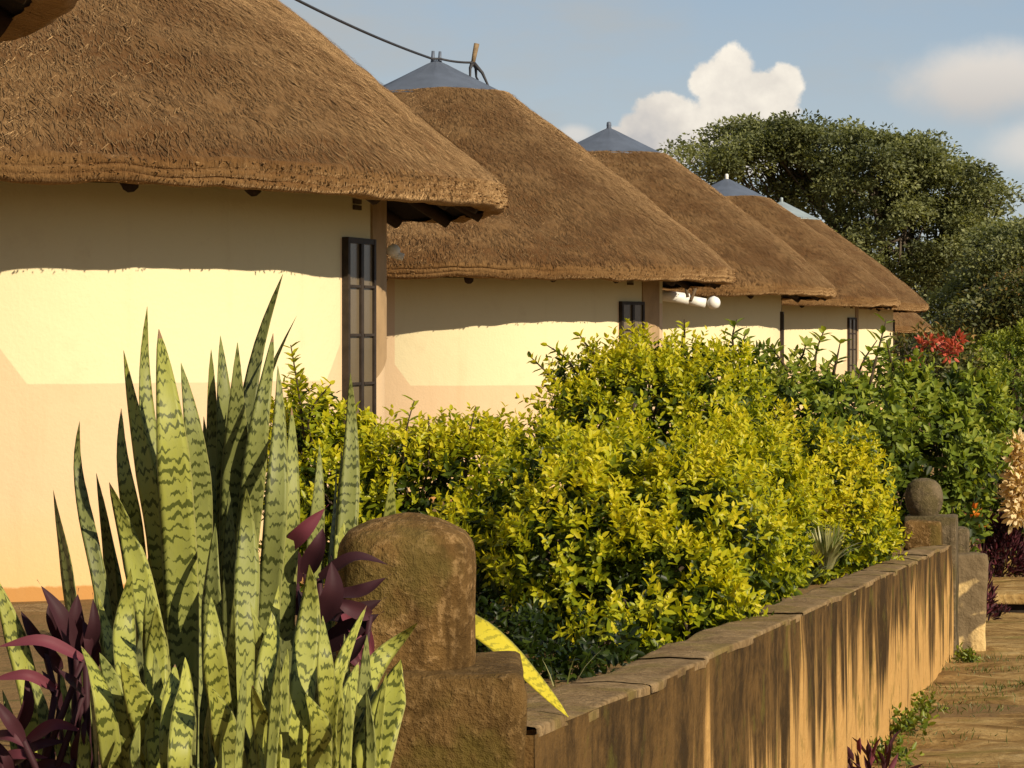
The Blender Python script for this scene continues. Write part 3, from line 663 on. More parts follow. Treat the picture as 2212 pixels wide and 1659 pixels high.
def mat_butt():
    m, t, out = mat('sun_patch_stone'); o = objc(t)
    n = t.noise(o, 8, 6, 0.65); n2 = t.noise(o, 3.5, 3, 0.5, 0.6)
    z = t.new('ShaderNodeSeparateXYZ', {0: o}).outputs[2]
    c = t.mix(n, (0.12, 0.085, 0.045), (0.21, 0.155, 0.088))
    patch = t.ss(t.m('SUBTRACT', n2, t.m('MULTIPLY', z, 0.42)), 0.30, 0.36)  # paler lower patch is sunlight put into the stone colour
    c = t.mix(patch, c, t.mix(n, (0.50, 0.34, 0.13), (0.68, 0.50, 0.24)))
    prin(t, out, c, 0.92, t.bump(t.m('ADD', n, n2), 0.8, 0.04), 0.1); M['butt'] = m
mat_butt()
build_pillars()
def build_steps():
    a = P(2060, 1330, 23.2); root = thing('stone_step', 'low stone step with dark riser across the path beyond the wall end', 'step', (a[0] + 1.7, 24.0, -2.5))
    m = MB(); rounded_block(m, (0, 0.02, .13), (3.6, 1.7, .10), None, .03, 61, .008, 20); m.build('tread', M['path'], root)
    m = MB(); rounded_block(m, (0, .06, .02), (3.5, 1.6, .20), None, .03, 62, .008, 20); m.build('riser', M['vent_dark'], root)
    m = MB(); b = P(2212, 1200, 26)
    rounded_block(m, (b[0] + .3, 26.8, -2.25), (3.0, 1.4, .35), None, .04, 63, .01, 16)
    tag(m.build('stone_step', M['path']), 'upper stone step behind the low one, edged by purple plants', 'step')
    m = MB(); rounded_block(m, (P(2225, 965, 29)[0] + .2, 29, -1.4), (.75, .4, 2.0), None, .05, 65, .01, 12)
    tag(m.build('gate_post', M['grey_stone']), 'thick pinkish grey post at the right edge above the pale flowers', 'post')
    # stone ledges at the foot of the first hut
    r = np.random.default_rng(4)
    for k, (px, py, d, w) in enumerate(((30, 1330, 12.55, .62), (20, 1385, 11.9, .7), (70, 1440, 11.2, .6))):
        m = MB(); c = P(px, py, d); z = c[2] - .06
        rounded_block(m, (c[0], c[1], z), (w, .5, .16), None, .04, 67 + k, .012, 14)
        tag(m.build('stone_ledge', M['coping_stone']), ('topmost', 'middle', 'lowest')[k] + ' brown stone ledge below the wall foot of the large left hut', 'ledge', 'stone ledges at the hut foot')
build_steps()

# ------------------------------------------------------------------ leaves
LT = np.array([[0, 0, 0], [.30, -.42, .05], [.30, 0, -.05], [.30, .42, .05], [.68, -.36, .0], [.68, 0, -.09], [.68, .36, .0], [1, 0, -.16]])
LF3 = np.array([[0, 2, 1], [0, 3, 2], [4, 5, 7], [5, 6, 7]]); LF4 = np.array([[1, 2, 5, 4], [2, 3, 6, 5]])
DT = np.array([[0, 0, 0], [.45, -.5, .04], [1, 0, -.12], [.45, .5, .04]]); DF3 = np.array([[0, 2, 1], [0, 3, 2]])
def put_leaves(mb, B, D, N, L, Wd, tint, fine=True):
    D = norm(D); Sd = norm(np.cross(N, D)); N = np.cross(D, Sd)
    T_ = LT if fine else DT; n = len(B); k = len(T_)
    V = B[:, None] + (T_[None, :, 0, None] * L[:, None, None]) * D[:, None] + (T_[None, :, 1, None] * Wd[:, None, None]) * Sd[:, None] + (T_[None, :, 2, None] * L[:, None, None]) * N[:, None]
    off = (np.arange(n) * k)[:, None, None]
    f3 = ((LF3 if fine else DF3)[None] + off).reshape(-1, 3); f4 = (LF4[None] + off).reshape(-1, 4) if fine else None
    mb.add(V.reshape(-1, 3), f3=f3, f4=f4, tint=np.repeat(tint, k))
def shoots(mb, r, B, D, nleaf, slen, L, W, tbase, tvar, tipgain, fine=True, ang=(0.75, 1.15)):
    """each shoot carries leaves in opposite pairs, younger and yellower towards the tip"""
    n = len(B); D = norm(D)
    ref = norm(r.normal(size=(n, 3))); A = norm(np.cross(D, ref)); Bx = np.cross(D, A)
    for k in range(nleaf):
        t = (k // 2 + 0.5) / ((nleaf + 1) // 2)
        az = (k % 2) * np.pi + (k // 2) * np.pi / 2 + r.normal(0, .3, n)
        side = A * np.cos(az)[:, None] + Bx * np.sin(az)[:, None]
        al = r.uniform(*ang, n) * (1.15 - 0.5 * t)
        ld = D * np.cos(al)[:, None] + side * np.sin(al)[:, None]
        nn = D * np.sin(al)[:, None] - side * np.cos(al)[:, None]
        ll = L * (1 - 0.35 * t) * r.uniform(.75, 1.2, n)
        put_leaves(mb, B + D * (slen * t)[:, None] + r.normal(0, .004, (n, 3)), ld + r.normal(0, .12, (n, 3)), nn, ll, ll * W, np.clip(tbase + tipgain * t + r.normal(0, tvar, n), 0, 1), fine)
def blob_points(r, blobs, dens, jit):
    out_p, out_n, out_b = [], [], []
    bl = np.array([b[:6] for b in blobs])
    for i, b in enumerate(bl):
        area = 4 * np.pi * ((b[3] * b[4]) ** 1.6 + (b[3] * b[5]) ** 1.6 + (b[4] * b[5]) ** 1.6) ** (1 / 1.6) / 3 ** (1 / 1.6)
        n = int(area * dens); d = norm(r.normal(size=(n, 3))); p = b[:3] + d * b[3:6] * (1 + r.normal(0, jit, n))[:, None]
        nn = norm(d / b[3:6]); keep = np.ones(n, bool)
        for j, c in enumerate(bl):
            if j != i: keep &= (((p - c[:3]) / c[3:6]) ** 2).sum(1) > 0.72
        out_p.append(p[keep]); out_n.append(nn[keep]); out_b.append(np.full(keep.sum(), i))
    return np.concatenate(out_p), np.concatenate(out_n), np.concatenate(out_b)
def shrub(name, label, cat, specs, leafmat, L, Wr, dens, nleaf, slen, seed, group=None, tb=0.38, tv=0.14, tip=0.36, fine=True, holes=0.46, ground=None, upw=0.5, sprigs=(), ang=(0.75, 1.15), jit=0.07, inner=None):
    r = np.random.default_rng(seed)
    blobs = []
    for s_ in specs:
        px, py, d, rad = s_[:4]; e = s_[4] if len(s_) > 4 else 1.0
        c = P(px, py, d); blobs.append((*c, rad, rad * 1.05, rad * e))
    cen = np.mean([b[:3] for b in blobs], axis=0); gz = ground if ground is not None else -1.4
    root = thing(name, label, cat, (cen[0], cen[1], gz), group); ro = np.array(root.location)
    mb = MB()
    p, n, bi = blob_points(r, blobs, dens, jit)
    hn = SinNoise(seed + 5, 9.0 / max(.2, np.mean([b[3] for b in blobs])) * .35, 16)
    h = hn(p); keep = h > -1.05 + holes * 1.5 + r.normal(0, .1, len(p)); 
    p, n, h = p[keep], n[keep], h[keep]
    p = p + n * (h * 0.13 * np.mean([b[3] for b in blobs]) / .3)[:, None]
    D = n * 0.75 + np.array([0, 0, upw]) + r.normal(0, .38, p.shape)
    up = np.clip(n[:, 2], -1, 1)
    sl_ = slen * r.uniform(.6, 1.35, len(p))
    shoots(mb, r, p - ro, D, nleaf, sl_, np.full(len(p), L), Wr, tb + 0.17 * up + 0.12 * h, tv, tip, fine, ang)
    # older inner leaves, also darkened for shade in the gaps; bush deep, not hollow
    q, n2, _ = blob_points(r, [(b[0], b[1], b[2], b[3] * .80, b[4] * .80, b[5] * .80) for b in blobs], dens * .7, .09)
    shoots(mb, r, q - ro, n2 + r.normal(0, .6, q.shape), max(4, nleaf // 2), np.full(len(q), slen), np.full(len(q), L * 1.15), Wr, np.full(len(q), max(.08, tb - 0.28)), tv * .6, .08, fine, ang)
    # upright sprigs
    tw = MB()
    for (x0, y0, x1, y1, d, nl) in sprigs:
        a, b = P(x0, y0, d), P(x1, y1, d + r.uniform(-.1, .1)); t = np.linspace(0, 1, 7)[:, None]
        bow = np.array([r.normal(0, .02), r.normal(0, .02), 0]); path = a + (b - a) * t + bow * np.sin(t * np.pi)
        tw.tube(path - ro, np.linspace(.006, .002, 7) * (d / 9), 5)
        tt = np.sort(r.uniform(.12, 1.0, nl)); base = a + (b - a) * tt[:, None] + bow * np.sin(tt[:, None] * np.pi); dd = norm(b - a)
        az = np.arange(nl) * 2.4; s1 = norm(np.cross(dd, [0, 1, 0.1])); s2 = np.cross(dd, s1)
        sd = s1 * np.cos(az)[:, None] + s2 * np.sin(az)[:, None]
        put_leaves(mb, base - ro, dd * .55 + sd * .8, dd * .8 - sd * .5, np.full(nl, L) * r.uniform(.8, 1.3, nl), np.full(nl, L * Wr), np.clip(tb + tip * tt + r.normal(0, tv, nl), 0, 1), fine)
    mb.build('foliage', M[leafmat], root)
    if inner:  # near-black leaves stand in for deep shade in the hollow
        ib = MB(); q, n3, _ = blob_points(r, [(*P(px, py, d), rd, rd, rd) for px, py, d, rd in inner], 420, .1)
        shoots(ib, r, q - ro, n3 + r.normal(0, .5, q.shape), 8, np.full(len(q), .07), np.full(len(q), L), Wr, np.full(len(q), .03), .05, .0, fine); ib.build('shade_foliage', M[leafmat], root)
    # woody stems from the ground into each mass
    for b in blobs:
        e = np.array(b[:3]); g = np.array([cen[0] + (e[0] - cen[0]) * .35, cen[1] + (e[1] - cen[1]) * .35, gz])
        t = np.linspace(0, 1, 6)[:, None]; w = g + (e - g) * t + np.array([r.normal(0, .05), r.normal(0, .05), 0]) * np.sin(t * np.pi)
        tw.tube(w - ro, np.linspace(.016, .005, 6) * max(1, b[3] / .3), 6)
        for k in range(3):
            e2 = e + norm(r.normal(size=3)) * np.array(b[3:6]) * .8
            tw.tube(np.array([w[3], (w[3] + e2) / 2 + [0, 0, .03], e2]) - ro, [.008, .005, .002], 5)
    tw.build('stem', M['twig'], root)
    return root
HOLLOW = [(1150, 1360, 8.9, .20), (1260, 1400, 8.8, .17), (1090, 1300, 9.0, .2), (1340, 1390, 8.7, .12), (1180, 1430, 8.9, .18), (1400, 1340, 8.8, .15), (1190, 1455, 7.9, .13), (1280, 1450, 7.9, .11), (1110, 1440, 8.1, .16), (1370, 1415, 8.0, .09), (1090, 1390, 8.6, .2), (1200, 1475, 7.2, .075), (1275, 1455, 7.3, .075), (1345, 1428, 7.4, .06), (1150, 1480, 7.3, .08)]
GG = 'golden green hedge shrubs behind the wall'
GL = dict(leafmat='golden_leaf', Wr=.54, nleaf=10, group=GG)
def gz(px, d): 
    x = (px - CX) / F * d; return float(zleft(np.array(x - wx(d)), np.array(float(d))))
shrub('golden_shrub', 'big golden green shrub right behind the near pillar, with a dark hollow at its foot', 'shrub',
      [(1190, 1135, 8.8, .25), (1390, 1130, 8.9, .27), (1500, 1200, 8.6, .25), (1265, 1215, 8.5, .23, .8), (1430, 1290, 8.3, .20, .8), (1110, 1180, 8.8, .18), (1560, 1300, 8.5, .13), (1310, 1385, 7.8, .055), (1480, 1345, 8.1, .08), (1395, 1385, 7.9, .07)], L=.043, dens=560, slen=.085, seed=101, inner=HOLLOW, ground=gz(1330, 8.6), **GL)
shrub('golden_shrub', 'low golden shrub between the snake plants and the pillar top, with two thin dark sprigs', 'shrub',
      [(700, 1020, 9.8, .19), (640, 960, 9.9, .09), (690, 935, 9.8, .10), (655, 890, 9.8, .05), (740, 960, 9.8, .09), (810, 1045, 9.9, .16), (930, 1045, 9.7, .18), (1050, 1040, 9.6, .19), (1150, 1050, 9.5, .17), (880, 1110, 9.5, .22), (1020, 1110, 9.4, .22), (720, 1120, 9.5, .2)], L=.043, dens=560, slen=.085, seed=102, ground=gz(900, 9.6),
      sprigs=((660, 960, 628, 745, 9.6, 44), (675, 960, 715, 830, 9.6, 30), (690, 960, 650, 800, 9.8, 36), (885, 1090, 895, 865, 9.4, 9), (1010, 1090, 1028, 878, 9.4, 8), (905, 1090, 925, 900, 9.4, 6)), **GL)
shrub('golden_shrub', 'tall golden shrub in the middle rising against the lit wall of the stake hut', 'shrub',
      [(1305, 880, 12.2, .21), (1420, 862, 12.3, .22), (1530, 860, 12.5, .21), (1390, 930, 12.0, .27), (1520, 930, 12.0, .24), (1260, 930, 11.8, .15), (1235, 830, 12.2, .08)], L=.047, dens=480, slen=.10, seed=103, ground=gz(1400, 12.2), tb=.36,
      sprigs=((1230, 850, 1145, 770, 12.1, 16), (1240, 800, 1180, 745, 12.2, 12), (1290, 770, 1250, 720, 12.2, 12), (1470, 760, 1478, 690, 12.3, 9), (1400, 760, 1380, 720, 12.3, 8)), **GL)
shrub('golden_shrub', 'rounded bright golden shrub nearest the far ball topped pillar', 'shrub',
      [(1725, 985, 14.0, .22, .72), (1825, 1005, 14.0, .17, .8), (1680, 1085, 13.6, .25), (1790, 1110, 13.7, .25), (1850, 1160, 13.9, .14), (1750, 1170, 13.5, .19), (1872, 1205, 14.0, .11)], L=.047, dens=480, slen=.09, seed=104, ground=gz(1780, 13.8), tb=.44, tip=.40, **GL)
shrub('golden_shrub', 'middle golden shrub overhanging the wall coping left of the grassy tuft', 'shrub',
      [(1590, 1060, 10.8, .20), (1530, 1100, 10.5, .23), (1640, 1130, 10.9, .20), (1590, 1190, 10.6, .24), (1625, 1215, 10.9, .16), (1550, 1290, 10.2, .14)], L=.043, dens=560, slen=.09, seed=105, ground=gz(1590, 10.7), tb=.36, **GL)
HG = 'glossy green shrubs behind the hedge'
HL = dict(leafmat='green_leaf', Wr=.55, nleaf=8, group=HG)
shrub('green_shrub', 'dark glossy green shrub with long shoots right of the tall golden shrub', 'shrub',
      [(1650, 885, 17.5, .26), (1750, 905, 17.5, .28), (1850, 915, 17.7, .26), (1598, 780, 17.2, .10), (1700, 960, 17.0, .3)], L=.085, dens=150, slen=.13, seed=111, ground=gz(1750, 17.5),
      sprigs=((1595, 780, 1592, 690, 17.3, 14), (1610, 790, 1612, 720, 17.2, 9), (1760, 800, 1780, 715, 17.5, 12), (1800, 810, 1815, 740, 17.4, 10), (1850, 840, 1895, 735, 17.5, 14), (1880, 830, 1915, 690, 17.7, 14), (1720, 790, 1740, 745, 17.5, 8), (1700, 800, 1660, 745, 17.4, 8)), **HL)
shrub('green_shrub', 'dense broad leaved green shrub directly behind the far ball topped pillar', 'shrub',
      [(1950, 905, 19.6, .34), (2040, 900, 19.8, .32), (1980, 990, 19.4, .36), (2055, 1020, 19.6, .3), (1925, 1060, 19.0, .26), (2040, 1110, 19.6, .26)], L=.095, dens=150, slen=.13, seed=112, ground=-1.6,
      sprigs=((1930, 800, 1915, 735, 19.5, 10), (1990, 800, 1975, 760, 19.5, 8)), **HL)
shrub('green_shrub', 'darker small leaved bush at the right edge below the clipped hedge', 'shrub',
      [(2120, 930, 25, .36), (2185, 900, 25.5, .36), (2115, 1030, 25.8, .30), (2165, 1000, 25.8, .3), (2110, 1110, 25.9, .28), (2170, 1085, 26, .3), (2130, 1180, 26.2, .26), (2190, 1170, 26.3, .28)], L=.07, dens=170, slen=.11, seed=113, ground=-2.4, tb=.36, **HL)
shrub('clipped_hedge', 'bright green clipped hedge at the right edge below the tree', 'hedge',
      [(2110, 800, 30, .42, .75), (2180, 795, 30, .42, .75), (2250, 795, 30, .45, .75), (2075, 840, 30, .3), (2150, 860, 29.8, .45), (2220, 860, 29.8, .45)], leafmat='clipped_leaf', L=.075, Wr=.5, dens=190, nleaf=8, slen=.10, seed=114, ground=-2.6, tb=.6, tip=.3, holes=.2)
rs = shrub('red_flowering_shrub', 'shrub with a cluster of bright red flowers below the farthest eave', 'shrub',
      [(1990, 790, 22.5, .22), (2045, 775, 22.6, .18), (1960, 810, 22.5, .16)], leafmat='olive_leaf', L=.08, Wr=.45, dens=130, nleaf=7, slen=.12, seed=115, ground=-1.6, tb=.45)
def flowers(root, spots, matn, name, L, n, rad, seed, d):
    r = np.random.default_rng(seed); ro = np.array(root.location)
    for (px, py) in spots:
        mb = MB(); c = P(px, py, d + r.uniform(-.15, .15)); q = c + r.normal(0, rad, (n, 3)); dd = norm(q - c + np.array([0, -.3, .2]) * rad + r.normal(0, .2 * rad, (n, 3)))
        put_leaves(mb, q - ro, dd, norm(r.normal(size=(n, 3))), np.full(n, L) * r.uniform(.7, 1.2, n), np.full(n, L * .55), r.uniform(0, 1, n)); mb.build(name, M[matn], root)
flowers(rs, ((2045, 735), (2062, 752), (2025, 742), (1990, 745), (2050, 765), (2010, 735), (1975, 790), (2070, 735)), 'red_petal', 'flower', .055, 34, .020, 5, 22.15)
cs = shrub('pale_flowering_shrub', 'shrub covered in pale cream flowers cut off by the right edge', 'shrub',
      [(2218, 1060, 25.0, .20), (2228, 990, 25.2, .18), (2214, 1100, 25.0, .15)], leafmat='olive_leaf', L=.06, Wr=.5, dens=120, nleaf=7, slen=.1, seed=116, ground=-2.4)
flowers(cs, [(2198 + 28 * random.random(), 965 + 140 * k / 15) for k in range(16)], 'cream_petal', 'flower', .09, 90, .055, 6, 24.6)
def canna():
    c = P(2106, 1150, 22.0); root = thing('orange_flower_spike', 'small orange flower spike above the purple plants by the wall end', 'flower', tuple(c)); r = np.random.default_rng(9)
    m = MB(); m.tube([(0, 0, -.5), (0.005, 0, -.1), (0, 0, .3)], [.012, .01, .004], 6); m.build('stem', M['twig'], root)
    for (dz, dx) in ((.02, .06), (.10, .03), (.2, -.01), (.27, 0), (.13, -.05)):
        m = MB(); n = 8; put_leaves(m, np.tile([dx * .4, 0, dz], (n, 1)), np.stack([r.normal(dx * 3, .4, n), r.normal(-.3, .4, n), r.uniform(.2, 1.2, n)], -1), norm(r.normal(size=(n, 3))), r.uniform(.08, .14, n), np.full(n, .045), r.uniform(.2, 1, n)); m.build('petal', M['orange_petal'], root)
canna()

# ------------------------------------------------------------------ trees
def tree(label, blobs, d, trunk_px, base_z, leafmat, lsize, nclump, nper, seed, depthr, group):
    r = np.random.default_rng(seed)
    k = d / F
    el = np.array([(*P(px, py, d + dy), rx * k, depthr, ry * k) for (px, py, rx, ry, dy) in blobs])
    tb = P(trunk_px, HY, d); tb[2] = base_z
    root = thing('leafy_tree', label, 'tree', tuple(tb), group); ro = np.array(root.location)
    # clump centres on and inside the crown shells
    vol = el[:, 3] * el[:, 4] * el[:, 5]; pick = r.choice(len(el), nclump, p=vol ** .75 / (vol ** .75).sum())
    dirs = norm(r.normal(size=(nclump, 3)) + np.array([0, -.25, .25])); rad = r.uniform(.45, 1.25, nclump) ** .5
    C = el[pick, :3] + dirs * el[pick, 3:6] * rad[:, None]
    mb = MB(); cs = r.uniform(.45, 1.15, nclump) * lsize * 5.6
    n = nclump * nper; ci = np.repeat(np.arange(nclump), nper)
    q = norm(r.normal(size=(n, 3))) * (r.uniform(0, 1, n) ** .45)[:, None] * np.array([1.15, 1.15, .62])
    B = C[ci] + q * cs[ci][:, None]
    D = norm(q * np.array([1, 1, .5]) + r.normal(0, .45, (n, 3)) + np.array([0, 0, .1])); N = norm(np.array([0, 0, .8]) + r.normal(0, .6, (n, 3)) + q * .4)
    L = lsize * r.uniform(.6, 1.35, n)
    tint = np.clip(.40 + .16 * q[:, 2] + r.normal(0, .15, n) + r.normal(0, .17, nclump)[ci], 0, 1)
    put_leaves(mb, B - ro, D, N, L, L * .55, tint, False); mb.build('crown', M[leafmat], root)
    # trunk and limbs
    tw = MB(); fork = tb + np.array([0, 0, (el[:, 2].min() - base_z) * .55]); sc = d / 80
    tw.tube(np.array([tb, (tb + fork) / 2 + [.06 * sc, 0, 0], fork]) - ro, np.array([.42, .34, .28]) * sc, 10)
    tw.build('trunk', M['bark'], root)
    for e in el:
        lb = MB(); c0 = e[:3]; t = np.linspace(0, 1, 7)[:, None]; sag = np.array([0, 0, -.25 * np.linalg.norm(c0 - fork) * .3])
        pth = fork + (c0 - fork) * t + sag * np.sin(t * np.pi) + SinNoise(int(abs(c0[0] * 91)) + 1, .9)(fork + (c0 - fork) * t)[:, None] * .12 * sc
        lb.tube(pth - ro, np.linspace(.17, .05, 7) * sc, 7)
        near = np.argsort(np.linalg.norm(C - c0, axis=1))[:16]
        for j in near:
            s0 = pth[r.integers(3, 7)]; lb.tube(np.array([s0, (s0 + C[j]) / 2 + r.normal(0, .12 * sc, 3), C[j]]) - ro, np.array([.05, .035, .015]) * sc, 5, False)
        lb.build('limb', M['bark'], root)
TG = 'trees beyond the huts'
tree('big dark green spreading tree behind the far huts, its crown below the cloud',
     [(1540, 350, 80, 48, 0), (1640, 340, 130, 78, 1), (1690, 295, 70, 40, 0), (1780, 330, 120, 62, 0), (1880, 370, 140, 80, -1), (1980, 350, 90, 50, 0), (2050, 430, 130, 78, 0), (2140, 430, 55, 30, 0), (1800, 430, 160, 80, 1), (1950, 510, 170, 80, -1), (2080, 520, 90, 60, 0), (1900, 590, 160, 75, 0), (2020, 600, 90, 60, 0)],
     82, 1960, -2.0, 'tree_leaf', .135, 330, 290, 201, 2.0, TG)
tree('second dark green tree at the right edge, lower than the big tree',
     [(2180, 560, 90, 60, 0), (2230, 520, 60, 40, 0), (2120, 640, 70, 50, 1), (2200, 640, 90, 60, 0), (2060, 690, 60, 45, 0), (2150, 710, 110, 50, 0), (2000, 720, 50, 40, 2)],
     68, 2130, -2.0, 'tree_leaf', .12, 130, 290, 202, 1.6, TG)
tree('small olive leaved tree with open branches in front of the dark trees at right',
     [(2165, 640, 48, 26, 0), (2120, 690, 40, 24, 0), (2195, 690, 45, 30, 0), (2150, 735, 60, 24, 0), (2215, 620, 30, 30, 0)],
     40, 2165, -2.4, 'olive_leaf', .085, 95, 60, 203, .45, TG)

# ------------------------------------------------------------------ snake plants
def blade(mb_name, root, pts, w, tint, dry=0, twist=0.0, facing=None, seed=0, cup=0.22, tipw=.5, matn='snake'):
    """one stiff leaf: pts tip -> base in world space; w = half width in metres"""
    ro = np.array(root.location); pts = np.array(pts, float)[::-1]
    t = np.concatenate([[0], np.cumsum(np.linalg.norm(np.diff(pts, axis=0), axis=1))]); L = t[-1]; n = 22
    q = np.linspace(0, L, n); C = np.stack([np.interp(q, t, pts[:, i]) for i in range(3)], -1)
    for _ in range(3): C[1:-1] = .25 * C[:-2] + .5 * C[1:-1] + .25 * C[2:]
    u = q / L
    prof = (.62 + .38 * np.sin(np.clip(u / .5, 0, 1) * np.pi / 2)) * np.clip((1 - u) / .30, 0, 1) ** .72
    prof = np.maximum(prof, .02)
    T_ = norm(np.gradient(C, axis=0)); fc = np.array([0.25, -1, .05]) if facing is None else np.array(facing, float)
    S1 = norm(np.cross(T_, np.broadcast_to(fc, T_.shape))); N1 = norm(np.cross(S1, T_))
    tw = twist * (u - .3); wav = np.sin(u * 11 + seed) * .12
    S2 = S1 * np.cos(tw + wav)[:, None] + N1 * np.sin(tw + wav)[:, None]; N2 = np.cross(S2, T_)
    a = np.array([-1, -.6, -.2, .2, .6, 1, .6, .2, -.2, -.6]); th_ = np.array([0, .10, .14, .14, .10, 0, -.06, -.08, -.08, -.06])
    cp = cup * (a ** 2)
    hw = w * prof
    V = C[:, None] + S2[:, None] * (a[None] * hw[:, None])[..., None] + N2[:, None] * ((cp - cup * .35 - th_ * .8)[None] * hw[:, None])[..., None]
    m = len(a); V = V.reshape(-1, 3)
    i = np.arange(n - 1)[:, None] * m; j = np.arange(m)[None]; k = (j + 1) % m
    f = np.stack([i + j, i + k, i + m + k, i + m + j], -1).reshape(-1, 4)
    tv = np.repeat(np.clip(tint + .08 * np.sin(u * 6 + seed), 0, 1), m)
    dr = np.repeat((u > .97) * dry, m).astype(float)
    return mesh(mb_name, V - ro, f, M[matn], root, True, {'across': np.tile(a, n), 'along': np.repeat(q, m), 'tint': tv, 'dry': dr})
